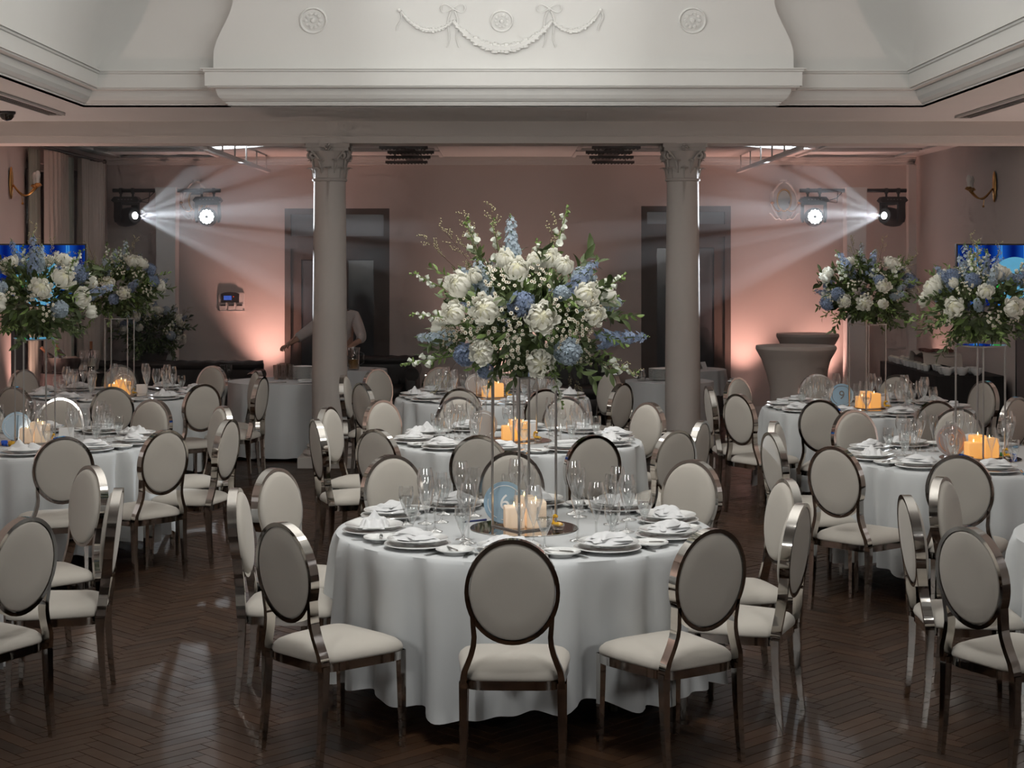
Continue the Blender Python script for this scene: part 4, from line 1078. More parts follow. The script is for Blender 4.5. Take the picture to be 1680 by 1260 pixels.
def surf(x, z, front=True, k=1.0):
    v = 1 - (x / .44) ** 2 - ((z - ZC_) / .30) ** 2; y = math.sqrt(max(0.0, v)) * .36 * k; return -y if front else y
def outward(p): return Vector((p[0], p[1], (p[2] - .16) * .9))
HERO = [('peony', 798, 508, 1.05), ('peony', 881, 519, 1.12), ('peony', 793, 572, .95), ('peony', 880, 588, 1.05), ('peony', 846, 446, .9), ('peony', 952, 485, .9), ('peony', 757, 470, 1.0), ('peony', 750, 513, .85),
        ('peony', 895, 428, .8), ('bud', 876, 434, 1.0), ('bud', 828, 430, 1.0), ('bud', 918, 440, 1.0), ('peony', 965, 515, .75), ('bud', 781, 455, .9),
        ('hyd', 851, 495, 1.05), ('hyd', 925, 572, 1.15), ('hyd', 762, 577, .9), ('hyd', 915, 480, .7), ('hyd', 795, 603, .6),
        ('daisy', 775, 500, 1), ('daisy', 838, 520, 1.1), ('daisy', 790, 540, 1), ('daisy', 760, 545, 1), ('daisy', 830, 565, 1), ('daisy', 935, 530, 1), ('daisy', 950, 545, 1), ('daisy', 905, 555, .9), ('daisy', 820, 470, 1), ('daisy', 880, 460, 1),
        ('daisy', 740, 560, 1), ('daisy', 845, 590, .9), ('daisy', 925, 500, .9), ('daisy', 965, 500, 1), ('daisy', 725, 530, .8), ('daisy', 960, 590, .8), ('daisy', 800, 450, .9), ('daisy', 840, 545, .8)]
LONG = [('spike', 735, 553, -1, 0, .15, .85), ('spike', 985, 556, 1, .06, .15, 1.05), ('spike', 925, 490, .62, .75, -.2, 1.0), ('pspike', 838, 425, -.05, 1, -.1, 1.0), ('pspike', 800, 490, -.25, .8, -.55, .9),
        ('bells', 783, 428, -.35, 1, -.1, 1.0), ('bells', 905, 430, .28, 1, -.1, 1.0), ('bells', 965, 488, 1, .6, -.1, 1.0), ('bells', 728, 585, -1, -.15, -.2, .95), ('bells', 970, 585, 1, -.35, -.2, 1.0), ('bells', 905, 600, .25, -1, -.3, .75), ('bells', 735, 480, -.9, .45, -.1, .8), ('bells', 730, 520, -1, .1, -.3, .7),
        ('wisp', 790, 430, -.45, 1, 0, .9), ('wisp', 815, 425, -.15, 1, .2, .95), ('wisp', 770, 440, -.7, .9, 0, .8), ('wisp', 965, 580, .9, -.3, -.2, .8), ('wisp', 745, 590, -.5, -.7, -.2, .6), ('wisp', 930, 590, .35, -.9, -.2, .6), ('wisp', 740, 440, -.7, .7, 0, .8)]
def arrangement(loc, rot, label, seed, hero=False, scale=1.0, base_only=False, group='tall flower arrangements'):
    q = random.Random(seed); A = thing('flower_arrangement', label, 'flowers', loc, rot, group, scale)
    obj('foliage', CORE[seed % 2], A, kind='stuff')
    if hero:
        for k, px, py, sc in HERO:
            x, z = (px - 858) / 355, (510 - py) / 355 + .295; p = (x, surf(x, z) - .02, z); f_ = .84 if k == 'daisy' else 1.0; put(A, k, (p[0] * f_, p[1] * f_, ZC_ + (p[2] - ZC_) * f_), outward(p) + Vector((0, -.22, .05)), q, sc)
        for k, px, py, dx, dz, dy, sc in LONG:
            x, z = (px - 858) / 355, (510 - py) / 355 + .295; put(A, k, (x * .95, surf(x, z, True, .5), z), (dx, dy, dz), q, sc)
    rng = (0, PI) if hero else (0, 2 * PI)
    n = dict(peony=7 if hero else 13, bud=2 if hero else 4, hyd=3 if hero else 7, daisy=9 if hero else 20, spike=2 if hero else 6, pspike=1 if hero else 2, bells=4 if hero else 9, wisp=3 if hero else 5)
    for k, m in n.items():
        for i in range(m):
            a = rng[0] + (rng[1] - rng[0]) * ((i + q.uniform(.2, .8)) / m); el = q.uniform(-.45, 1.15) if k not in ('spike', 'pspike', 'wisp', 'bells') else q.choice((-.25, .0, .35, .8, 1.25, 1.4))
            d = Vector((math.cos(a) * math.cos(el), math.sin(a) * math.cos(el), math.sin(el)))
            f = .98 if k in ('peony', 'hyd', 'bud') else .80 if k == 'daisy' else .74
            p = (d.x * .40 * f, d.y * .36 * f, ZC_ + d.z * .26 * f); put(A, k, p, outward(p) + Vector((0, 0, .15 if k in ('bells', 'wisp', 'pspike') else 0)), q, q.uniform(.8, 1.1))
    for i in range(42 if hero else 28):
        a = q.random() * 6.28; el = q.uniform(-1.0, 1.0); d = Vector((math.cos(a) * math.cos(el), math.sin(a) * math.cos(el), math.sin(el)))
        p = (d.x * .33, d.y * .29, ZC_ + d.z * .22); put(A, 'leaf', p, d + Vector((0, 0, -.15)), q, q.uniform(.7, 1.05))
    for i in range(14):
        a = i * .45; r_ = q.uniform(.10, .22); put(A, 'leaf', (r_ * math.cos(a), r_ * math.sin(a), .09), (math.cos(a), math.sin(a), q.uniform(-.55, .0)), q, q.uniform(.55, .8))
    return A
ZT = TZ + .0055 + .7045
for k, (tk, sd, rz, sc) in enumerate((('T1', 1, 0, 1), ('T2', 2, 1.0, .84), ('T3', 5, 2.0, .84), ('L1', 3, .4, 1.0), ('L2', 4, 1.9, 1.0), ('R1', 6, 2.7, .88), ('R2', 9, .9, 1.0))):
    tx, ty, tn, _ = TABLES[tk]
    arrangement((tx, ty, ZT), rz, 'tall arrangement of white peonies and blue delphiniums above the ' + tn, sd, tk == 'T1', sc)
# arrangement in the back corner on a dark pot stand
PY_ = 20.05
pot = thing('plant_stand', 'dark tall pot standing behind the sofa in the back corner', 'pot', (PX(250, PY_), PY_, 0))
MB().lathe([(.16, 0), (.17, .02), (.12, .06), (.10, .5), (.15, .72), (.19, .86), (.17, .86), (.13, .74), (.0005, .72)], 20).obj('pot', M['terracotta'], pot)
arrangement((PX(250, PY_), PY_, .84), 2.2, 'shadowed flower arrangement in a pot behind the dark sofa', 12, False, 1.05)
# ================================================================ BACK ROOM FURNITURE
def sofa(X, Y, W, rot, label, seats=2):
    s = thing('tufted_sofa', label, 'sofa', (X, Y, 0), rot, 'dark tufted sofas')
    dpt = .82
    MB().rbox((0, 0, .20), (W - .12, dpt - .06, .22), e=.15).obj('base', M['leather'], s)
    for k in range(seats):
        w = (W - .36) / seats; MB().rbox((-(W - .36) / 2 + w * (k + .5), -.06, .37), (w - .01, dpt - .22, .15), e=.25).obj('seat_cushion', M['leather'], s)
    bk = MB(); nc = max(4, int(W / .16))
    def fn(u, v):
        x = (u - .5) * (W - .1); z = .28 + .46 * v; t = math.cos(u * nc * 2 * PI) * math.cos(v * 5 * PI)
        y = .25 + .05 * v - .022 * abs(t) ** .5 * (1 if v < .85 else .4)
        if v > .86: y -= .07 * (v - .86) / .14; z = .28 + .46 * .86 + .065 * math.sin((v - .86) / .14 * PI / 2)
        return (x, y, z)
    bk.grid(fn, nc * 8 + 1, 22); bk.rbox((0, .34, .50), (W - .1, .16, .50), e=.3)
    bk.tube([((u - .5) * (W - .06), .29, .735 + .003 * math.cos(u * nc * 2 * PI)) for u in [i / (nc * 4) for i in range(nc * 4 + 1)]], [.060 + .003 * math.cos(i / 2 * PI) for i in range(nc * 4 + 1)], 10)
    bk = bk.obj('backrest', M['leather'], s)
    for i in range(nc):
        for j in (1, 2): MB().sphere(((i + .5 * (j % 2)) / nc * (W - .1) - (W - .1) / 2 + .04, .245 + .02 * j, .33 + .17 * j), .013, 6, 5).obj('button', M['leather'], bk)
    for k in (-1, 1):
        a = MB(); a.rbox((k * (W / 2 - .09), -.02, .36), (.15, dpt - .05, .46), e=.25); a.tube([(k * (W / 2 - .075), -dpt / 2 + .01, .60), (k * (W / 2 - .075), .3, .63)], .085, 12); a.obj('arm', M['leather'], s)
    for x in (-1, 1):
        for y in (-1, 1): MB().lathe([(.02, 0), (.03, .05), (.03, .10)], 10, (x * (W / 2 - .12), y * (dpt / 2 - .1), 0)).obj('foot', M['door'], s)
sofa(PX(290, 19.3), 19.3, 2.0, 0, 'long dark tufted sofa under the wall control panel', 3)
sofa(PX(628, 20.3), 20.3, .92, 0, 'dark tufted armchair between the waiter and the far centre table', 1)
sofa(PX(948, 20.3), 20.3, .92, 0, 'dark tufted armchair half hidden by the tall front bouquet', 1)

def skirt_table(X, Y, R, h, m, label, name='service_table', seed=1, hem=.03, group='clothed service tables'):
    q = random.Random(seed); t = thing(name, label, 'table', (X, Y, 0), 0, group)
    MB().lathe([(.0005, h - .03), (R - .02, h - .03), (R - .02, h - .004), (.0005, h - .004)], 40).obj('tabletop', M['door'], t)
    MB().lathe([(.22, 0), (.22, .02), (.04, .05), (.035, h - .03)], 16).obj('pedestal', M['grey'], t)
    mb = MB(); p = [q.random() * 6 for _ in range(3)]
    rows = [(0, 0), (.5, 0), (.9, 0), (1, 0)] + [(1, v) for v in (.03, .1, .25, .5, .75, 1)]
    def fn(u, v):
        a = 2 * PI * u; r, d = rows[int(round(v * (len(rows) - 1)))]
        f = .5 * math.sin(13 * a + p[0]) + .4 * math.sin(19 * a + p[1]) + .3 * math.sin(7 * a + p[2])
        rr = R * r + (d ** .8) * (.02 + .028 * f); return (rr * math.cos(a), rr * math.sin(a), h - d * (h - hem - .01 * f))
    mb.grid(fn, 120, len(rows), cu=True); mb.obj('cloth', m, t, sharp=60); return t
skirt_table(PX(465, 16.8), 16.8, .56, .757, M['linen'], 'round clothed service table with tumblers and plate stack beside the waiter column', seed=2)
skirt_table(PX(1098, 16.8), 16.8, .45, .757, M['linen'], 'round clothed service table with plate stack behind the other column', seed=4)
skirt_table(PX(574, 18.6), 18.6, .42, .757, M['linen'], 'small clothed drinks table with a juice pitcher in front of the waiter', seed=6, hem=.42)
skirt_table(PX(1130, 18.6), 18.6, .42, .757, M['linen'], 'small table with short hanging cloth beside the second door', seed=8, hem=.48)
skirt_table(-4.58, 17.6, .36, .79, M['blackcloth'], 'dark clothed side table holding the ice bucket', seed=9)
skirt_table(PX(372, 18.7), 18.7, .27, .62, M['blackcloth'], 'small dark side table in front of the long sofa', seed=10)

ORD = ['lowest', 'second lowest', 'third lowest', 'fourth lowest', 'fifth lowest', 'sixth lowest', 'seventh lowest', 'eighth lowest', 'ninth lowest', 'tenth lowest']
def nth(k, n): return 'topmost' if k == n - 1 else ORD[k]
def stack(px, D, n, R, label, z=.76):
    me = plate_mesh(R, 'stacked_plate')
    for k in range(n):
        obj('stacked_plate', me, None, (PX(px, D), D, z + k * .0125), 0, label.replace('white plate', nth(k, n) + ' white plate'), 'plate', label.replace('white plate in the', 'plates of the'))
stack(497, 17.0, 10, .115, 'white plate in the stack beside the smoky tumblers')
stack(1084, 16.85, 9, .125, 'white plate in the stack behind the cocktail side column')
MT = MB().lathe([(.0005, .004), (.024, .004), (.026, 0), (.030, .11), (.033, .15), (.031, .15), (.028, .11), (.024, .012), (.0005, .01)], 16).mesh('tumbler', M['smokeglass'])
for k, (px, D) in enumerate(((453, 16.95), (459, 17.12), (465, 16.95), (471, 17.12), (477, 16.97), (464, 17.26))):
    obj('tumbler', MT, None, (PX(px, D), D, .76), 0, 'smoky drinking tumbler, %s, beside the plate stack near the waiter' % ('leftmost in front', 'leftmost behind', 'middle in front', 'rightmost behind', 'rightmost in front', 'furthest back')[k], 'glass', 'tumblers on the service table')
MN = napkin_mesh(2, 7)
obj('napkin', MN, None, (PX(500, 16.5), 16.5, .76), .3, 'folded napkin on the service table in front of the plate stack', 'napkin')
for k, (px, lb) in enumerate(((440, 'first'), (452, 'second'))):
    obj('knife', ME_KNIFE, None, (PX(px, 16.48), 16.48, .76), 1.4 + .2 * k, 'silver knife lying %s on the service table below the tumblers' % ('nearest the edge' if k == 0 else 'further from the edge'), 'knife')
jg = thing('cream_jug', 'small silver jug beside the plate stack on the service table', 'jug', (PX(1052, 16.75), 16.75, .76))
MB().lathe([(.0005, 0), (.04, .002), (.05, .05), (.04, .09), (.045, .11), (.042, .11), (.036, .09), (.0005, .02)], 18).obj('body', M['silver'], jg); MB().tube([(-.045, 0, .03), (-.085, 0, .05), (-.08, 0, .09), (-.042, 0, .1)], .006, 6).obj('handle', M['silver'], jg)
pt = thing('juice_pitcher', 'clear pitcher half full of orange juice in front of the waiter', 'pitcher', (PX(580, 18.45), 18.45, .76))
MB().lathe([(.0005, .0), (.062, .0), (.066, .02), (.066, .2), (.074, .25), (.072, .25), (.062, .2), (.062, .012), (.0005, .01)], 22).obj('jar', M['glass'], pt)
MB().lathe([(.0005, .012), (.061, .012), (.061, .115), (.0005, .115)], 20).obj('juice', M['juice'], pt)
MB().tube([(.066, 0, .05), (.115, 0, .08), (.115, 0, .18), (.068, 0, .2)], .008, 6).obj('handle', M['glass'], pt)
cd = obj('menu_card', ME_CARD, None, (PX(1153, 18.5), 18.5, .76), .9, 'small upright card on the short-clothed table by the second door', 'card')
# ice bucket with bottles, glasses on the dark side table
ib = thing('ice_bucket', 'oval metal ice bucket holding two bottles on the dark side table', 'bucket', (-4.66, 17.5, .795))
MB().lathe([(.10, 0), (.13, .02), (.17, .12), (.185, .16), (.178, .16), (.16, .12), (.11, .03), (.0005, .025)], 24).obj('bowl', M['steel'], ib)
for s in (-1, 1): MB().tube([(s * .18, -.03, .13), (s * .215, 0, .12), (s * .18, .03, .13)], .007, 6).obj('handle', M['steel'], ib)
MBT = MB().lathe([(.0005, 0), (.036, 0), (.038, .01), (.038, .17), (.028, .21), (.0135, .235), (.0135, .30), (.015, .302), (.015, .315), (.0005, .315)], 16).mesh('bottle', M['wine'])
MFO = MB().lathe([(.0145, .235), (.0155, .30), (.0165, .302), (.0165, .318), (.0005, .319)], 14).mesh('foil', M['foil'])
MLB = MB().lathe([(.0386, .05), (.0386, .14)], 16, caps=False).mesh('label_paper', M['label'])
for (x, y, z, rx, ry, lb) in ((-4.70, 17.5, .83, 0, -.75, 'dark bottle with copper foil leaning low in the ice bucket'), (-4.62, 17.53, .83, .1, -.5, 'dark bottle with copper foil leaning steeper in the ice bucket'), (-4.44, 17.72, .795, 0, 0, 'dark bottle standing upright beside the ice bucket')):
    b = obj('bottle', MBT, None, (x, y, z), (rx, ry, 0), lb, 'bottle', 'bottles on the dark side table'); obj('foil', MFO, b); obj('label_paper', MLB, b)
for k in range(5):
    obj('champagne_glass', G_FLUTE, None, (-4.46 + .075 * (k % 3) + .02 * (k // 3), 17.42 + .12 * (k // 3), .795), 0, 'empty champagne glass beside the ice bucket, %s' % ('left of the front three', 'middle of the front three', 'right of the front three', 'left of the rear two', 'right of the rear two')[k], 'glass', 'glasses beside the ice bucket')
for k in range(2):
    obj('champagne_glass', G_WATER, None, (PX(366 + 11 * k, 18.7), 18.66, .625), 0, 'pink lit stemmed glass, %s of two before the long sofa' % ('left' if k == 0 else 'right'), 'glass', 'two glasses before the sofa')

# ---- cocktail tables in stretch covers
def cocktail(px, D, R, h, label):
    t = thing('cocktail_table', label, 'table', (PX(px, D), D, 0), 0, 'stretch covered cocktail tables')
    cv = MB()
    prf = [(R, h - .012), (R * 1.005, h - .03), (R * .97, h - .06), (R * .86, h - .14), (R * .74, h * .74), (R * .65, h * .60), (R * .62, h * .45), (R * .66, h * .28), (R * .76, h * .12), (R * .86, .02)]
    def fn(u, v):
        a = 2 * PI * u; i = v * (len(prf) - 1); k = min(int(i), len(prf) - 2); w_ = i - k
        r = prf[k][0] * (1 - w_) + prf[k + 1][0] * w_; z = prf[k][1] * (1 - w_) + prf[k + 1][1] * w_
        f = max(0, 1 - z / (h * .55)); r *= 1 + .16 * f * (abs(math.cos(2 * a)) ** 3 - .5); return (r * math.cos(a), r * math.sin(a), z)
    cv.grid(fn, 48, 28, cu=True); cv.obj('stretch_cover', M['spandex'], t, sharp=60)
    MB().lathe([(.0005, h - .03), (R * .99, h - .03), (R, h - .012), (R * .99, h), (.0005, h)], 40).obj('top_cover', M['spandex'], t)
    for k in range(4):
        a = k * PI / 2; MB().lathe([(.03, 0), (.03, .03)], 10, (R * .82 * math.cos(a), R * .82 * math.sin(a), 0)).obj('foot', M['black'], t)
cocktail(1306, 17.1, .415, 1.10, 'nearer cocktail table in taupe stretch cover by the second door')
cocktail(1325, 19.9, .375, 1.10, 'farther cocktail table in taupe stretch cover by the back wall')

# ---- buffet along the side wall
BX0, BX1, BY0, BY1, BZ = 4.44, 5.14, 16.85, 19.4, .80
bf = thing('buffet_table', 'long buffet table under a black cloth along the bare wall', 'table', ((BX0 + BX1) / 2, (BY0 + BY1) / 2, 0))
MB().box((0, 0, BZ - .02), (BX1 - BX0 - .02, BY1 - BY0 - .02, .03)).obj('tabletop', M['door'], bf)
for x in (-1, 1):
    for y in (-1, 1): MB().tube([(x * .28, y * 1.15, 0), (x * .28, y * 1.15, BZ - .02)], .018, 8).obj('leg', M['grey'], bf)
cl = MB(); hw, hl = (BX1 - BX0) / 2, (BY1 - BY0) / 2
per = []
for (xa, ya, xb, yb, n_) in ((-hw, -hl, hw, -hl, 24), (hw, -hl, hw, hl, 60), (hw, hl, -hw, hl, 24), (-hw, hl, -hw, -hl, 60)):
    for i in range(n_): u = i / n_; per.append((xa + (xb - xa) * u, ya + (yb - ya) * u))
npn = len(per)
def fcl(u, v):
    i = int(round(u * npn)) % npn; x, y = per[i]; d = [0, .03, .3, .65, 1][int(round(v * 4))]; f = .014 * math.sin(i * 1.1) + .01 * math.sin(i * .63)
    k = 1 + d * f; o = .012 * d + d * f; L = math.hypot(x / hw, y / hl); nx = 1 if abs(x) > hw - 1e-4 else 0; ny = 1 if abs(y) > hl - 1e-4 else 0
    return (x + math.copysign(o, x) * nx, y + math.copysign(o, y) * ny, BZ - d * (BZ - .02))
cl.grid(fcl, npn, 5, cu=True); cl.quad((-hw, -hl, BZ), (hw, -hl, BZ), (hw, hl, BZ), (-hw, hl, BZ)); cl.obj('cloth', M['blackcloth'], bf)
MCUP = MB().lathe([(.0005, .0), (.028, 0), (.04, .035), (.044, .06), (.041, .06), (.036, .035), (.0005, .03)], 14).mesh('dessert_cup', M['china'])
q = random.Random(4); k = 0
for r in range(14):
    for c in range(2):
        y = BY0 + .75 + r * .125; x = BX0 + .09 + c * .13 + q.uniform(-.015, .015)
        o = obj('dessert_cup', MCUP, None, (x, y, BZ + .002), 0, 'small white dessert cup, number %s from the near end of the %s buffet row' % (('one', 'two', 'three', 'four', 'five', 'six', 'seven', 'eight', 'nine', 'ten', 'eleven', 'twelve', 'thirteen', 'fourteen')[r], ('outer', 'inner')[c]), 'cup', 'dessert cups on the buffet')
        MB().sphere((0, 0, .055), (.034, .034, .022), 8, 5).obj('cream', M['rose'], o)
MBW = MB().lathe([(.0005, 0), (.03, 0), (.062, .04), (.068, .075), (.064, .075), (.055, .04), (.0005, .02)], 18).mesh('bowl', M['china'])
for k in range(6):
    o = obj('sauce_bowl', MBW, None, (BX0 + .13 + .105 * (k % 3) * 1.45, BY0 + .10 + .17 * (k // 3), BZ + .002), 0, 'lidded white sauce bowl at the near buffet end, %s of the %s row' % (('left', 'middle', 'right')[k % 3], ('front', 'second')[k // 3]), 'bowl', 'sauce bowls at the end of the buffet')
    MB().lathe([(.0005, .06), (.058, .06), (.03, .075), (.0005, .082)], 14).obj('lid', M['china'], o)
bd = thing('serving_crate', 'dark wooden serving crate of cured meats draped with pink cloth', 'crate', (4.74, 18.05, BZ + .002))
for y in (-.22, .22): MB().box((0, y, .07), (.36, .025, .14)).obj('end_board', M['door'], bd)
for x in (-.17, .17): MB().box((x, 0, .09), (.02, .44, .08)).obj('side_board', M['door'], bd)
MB().box((0, 0, .13), (.36, .46, .02)).obj('board', M['door'], bd)
dr = MB(); dr.grid(lambda u, v: ((u - .5) * .42 + .01 * math.sin(v * 12), (v - .5) * .62, .165 + .05 * math.sin(u * 5 + v * 9) * .4 - (.12 * (abs(v - .5) - .36) / .14 if abs(v - .5) > .36 else 0)), 16, 24); dr.obj('drape', M['curtain'], bd)
for k in range(7):
    o = MB(); o.rbox((0, 0, 0), (.10, .06, .035), e=.6, nu=14, nv=7); o.obj('meat_slice', M['ham'], bd, loc=(-.11 + .11 * (k % 3), -.14 + .13 * (k // 3), .20))
tr_ = thing('glass_tray', 'low glass tray of canapes on the middle of the buffet', 'tray', (4.80, 17.42, BZ + .002))
MB().lathe([(.0005, 0), (.16, 0), (.2, .03), (.195, .034), (.15, .008), (.0005, .006)], 28).obj('tray', M['glass'], tr_)
for k in range(14):
    a = k * 2.4; r = .15 * math.sqrt((k + .5) / 14); MB().rbox((r * math.cos(a), r * math.sin(a), .03), (.045, .045, .04), e=.6, nu=10, nv=6).obj('canape', M[('daisy', 'ham')[k % 2]], tr_)

# ---- screens on stands
def screen_mat():
    m = bpy.data.materials.new('blue_screen_picture'); m.use_nodes = True; nt = m.node_tree; nt.nodes.clear()
    out = nt.nodes.new('ShaderNodeOutputMaterial'); e = nt.nodes.new('ShaderNodeEmission'); e.inputs[1].default_value = .75
    tc = nt.nodes.new('ShaderNodeTexCoord'); sp = nt.nodes.new('ShaderNodeSeparateXYZ'); nt.links.new(tc.outputs['Object'], sp.inputs[0])
    wv = nt.nodes.new('ShaderNodeTexWave'); wv.inputs['Scale'].default_value = 1.3; wv.inputs['Distortion'].default_value = 1.0; nt.links.new(tc.outputs['Object'], wv.inputs['Vector'])
    cr = nt.nodes.new('ShaderNodeValToRGB'); cr.color_ramp.elements[0].color = (.002, .012, .16, 1); cr.color_ramp.elements[1].color = (.01, .16, .75, 1)
    e2 = cr.color_ramp.elements.new(.93); e2.color = (.01, .10, .55, 1); e3 = cr.color_ramp.elements.new(.985); e3.color = (.1, .45, .9, 1)
    nt.links.new(wv.outputs['Fac'], cr.inputs[0]); nt.links.new(cr.outputs[0], e.inputs[0]); nt.links.new(e.outputs[0], out.inputs[0]); return m
SCR = screen_mat(); GLB = mat('screen_globe', (.02, .1, .2), .5, noise=(9, .9), emit=(.12, .42, .62), estr=.8)
GLG = emis_mat('screen_green', (.04, .5, .08), .8)
def tv(X, Y, W, rot, gx, pole, label):
    t = thing('tv_screen', label, 'screen', (X, Y, 0), rot, 'blue screens on stands'); hh = W * 9 / 16; zt = PZ(400, Y); zc = zt - hh / 2
    MB().box((0, .02, zc), (W, .05, hh)).obj('housing', M['black'], t)
    bz = MB()
    for s in (-1, 1): bz.box((0, -.008, zc + s * (hh / 2 - .007)), (W, .012, .014)); bz.box((s * (W / 2 - .007), -.008, zc), (.014, .012, hh))
    bz.obj('bezel', M['black'], t)
    sc = MB().box((0, 0, 0), (W - .028, .006, hh - .028)).obj('picture', SCR, t, loc=(0, -.008, zc))
    g = MB(); g.prism([(.24 * math.cos(a), .24 * math.sin(a)) for a in [i * PI / 24 for i in range(48)]], -.0045, -.0035); g.obj('globe_image', GLB, sc, loc=(gx, 0, -.06))
    g = MB(); g.prism([(.05 * math.cos(a), .10 * math.sin(a) - .04 * math.cos(a)) for a in [i * PI / 10 for i in range(20)]], -.0052, -.0047); g.obj('land_image', GLG, sc, loc=(gx - .16, 0, -.12))
    MB().box((pole, .06, (zc - .1) / 2 + .01), (.14, .05, zc - .12)).obj('post', M['black'], t)
    MB().box((pole, .06, .012), (.5, .36, .024)).obj('base', M['black'], t)
tv(PX(143, 16.2) - .55, 16.15, 1.10, .06, .08, -.12, 'wide screen with blue picture behind the left bouquet')
tv(PX(1567, 16.2) + .55, 16.15, 1.10, -.03, .02, .12, 'wide screen with blue picture behind the right bouquet')

# ---- stage lamps on covered towers
DT = 20.6
def stage_lamp(loc, yaw, pitch, label, front):
    # local: hangs from z=0 bar; head looks along -Y when yaw = 0
    L = thing('stage_lamp', label, 'stage lamp', loc, 0, 'hanging moving stage lamps')
    for s in (-1, 1):
        c = MB(); c.box((s * .075, 0, -.005), (.035, .06, .07)); c.tube([(s * .075, 0, -.03), (s * .075, 0, -.08)], .014, 8); c.obj('clamp', M['black'], L)
    b = MB(); b.prism([(-.15, -.15), (-.175, -.125), (-.14, -.08), (.14, -.08), (.175, -.125), (.15, -.15)], -.10, .10); b.obj('base', M['black'], L)
    for k in range(5): MB().box((-.08 + .04 * k, -.102, -.115), (.018, .006, .012)).obj('port', M['grey'], L)
    yk = obj('yoke', None, L, (0, 0, -.15), yaw)
    y = MB(); y.box((0, 0, -.015), (.31, .13, .03))
    for s in (-1, 1): y.prism([(s * .125, 0), (s * .155, 0), (s * .16, -.19), (s * .145, -.25), (s * .125, -.25)], -.06, .06)
    y.obj('yoke_frame', M['black'], yk)
    hd = MB(); mt = T(0, 0, -.185) @ Matrix.Rotation(pitch, 4, 'X')
    hd.lathe([(.0005, -.15), (.07, -.145), (.10, -.11), (.118, -.03), (.118, .08), (.105, .13), (.10, .15), (.0005, .15)], 24, mat=mt @ Matrix.Rotation(PI / 2, 4, 'X'))
    hd.obj('head', M['black'], yk)
    ln = MB(); tip = mt @ Vector((0, -.155, 0))
    if front:
        for r_, n_ in ((0.0, 1), (.036, 6), (.072, 12)):
            for k in range(n_):
                if r_ == 0: continue
                a = 2 * PI * k / n_; p = mt @ Vector((r_ * math.cos(a), -.152, r_ * math.sin(a))); ln.sphere(tuple(p), (.017, .008, .017), 8, 6)
    else: ln.sphere(tuple(mt @ Vector((0, -.153, 0))), (.045, .012, .045), 14, 8, mat=None)
    ln.obj('lens', M['lamp'], yk)
    p = Matrix.Translation(loc) @ Matrix.Translation((0, 0, -.15)) @ RZ(yaw) @ (mt @ Vector((0, -.18, 0))); return p
def tower(px, x0, x1, label, bl):
    t = thing('light_tower', label, 'tower', (PX(px, DT), DT, 0), 0, 'covered light towers'); X = PX(px, DT); h = PZ(308, DT)
    cv = MB()
    def fn(u, v):
        k = u * 4; i = int(k) % 4; w_ = k - int(k); cs = ((-.13, -.13), (.13, -.13), (.13, .13), (-.13, .13)); a, b = cs[i], cs[(i + 1) % 4]
        s = 1 - .10 * math.sin(PI * v) ** .5; pull = 1 - .05 * math.sin(PI * w_)
        return ((a[0] + (b[0] - a[0]) * w_) * s * pull, (a[1] + (b[1] - a[1]) * w_) * s * pull, .02 + (h - .02) * v)
    cv.grid(fn, 32, 16, cu=True); cv.quad((-.13, -.13, h), (.13, -.13, h), (.13, .13, h), (-.13, .13, h)); cv.obj('stretch_cover', M['plaster'], t, sharp=50)
    MB().box((0, 0, .01), (.5, .5, .02)).obj('base_plate', M['black'], t)
    b = MB(); b.tube([(PX(x0, DT) - X, 0, h - .035), (-.12, 0, h - .035)], .025, 10); b.tube([(.12, 0, h - .035), (PX(x1, DT) - X, 0, h - .035)], .025, 10); b.obj('crossbar', M['black'], t)
    for k in range(2):
        s = -1 if bl < VX else 1
        c = MB(); xa = PX(bl, DT) - X; c.tube([(xa * (.1 + .12 * k) + xa * .2, -.03, h - .05), (xa * .45, -.05, h - .13 - .06 * k), (xa * .7, -.04, h - .17), (xa * .8, -.02, h - .12)], .006, 5); c.obj('cable', M['black'], t)
    return h - .035
hL = tower(275, 185, 362, 'white covered light tower with crossbar beside the curtains', 208)
hR = tower(1402, 1312, 1487, 'white covered light tower with crossbar beside the bare wall', 1335)
pLo = stage_lamp((PX(208, DT), DT, hL), .95, -.12, 'black stage lamp with sideways beam next to the curtains', False)
pLi = stage_lamp((PX(341, DT), DT, hL), .08, -.02, 'black stage lamp shining at the camera beside the mirror sconce', True)
pRi = stage_lamp((PX(1335, DT), DT, hR), -.08, -.02, 'black stage lamp shining at the camera near the farther cocktail table', True)
pRo = stage_lamp((PX(1464, DT), DT, hR), -.95, -.12, 'black stage lamp with sideways beam nearest the bare wall', False)
BEAM = (.86, .93, 1.0)
def beams(p, s, nm):
    # gobo rays of the two sideways heads, aimed across the room towards the columns
    for k, (tx, ty, tz, sz, pw) in enumerate(((-1.9, 17.0, 2.54, 4.0, 15000), (-1.2, 17.2, 2.30, 3.0, 12000), (-1.5, 17.2, 2.05, 3.5, 9000), (-1.9, 17.4, 3.27, 6, 5500), (-2.4, 18.4, 3.75, 11, 2200), (-2.5, 17.6, 1.75, 4, 5000), (-1.74, 16.1, 2.60, 8, 5000), (-1.74, 16.1, 1.75, 8, 4000))):
        light('gobo_ray_' + nm, 'SPOT', p, pw, BEAM, (tx * s, ty, tz), spot_size=math.radians(sz), spot_blend=.35, shadow_soft_size=.02)
beams(pLo, 1, 'window_side'); beams(pRo, -1, 'buffet_side')
for p, nm in ((pLi, 'window_side'), (pRi, 'buffet_side')):
    light('lamp_front_' + nm, 'SPOT', p, 70, BEAM, (p[0] * .92, 5.0, .0), spot_size=math.radians(34), spot_blend=.9, shadow_soft_size=.07)

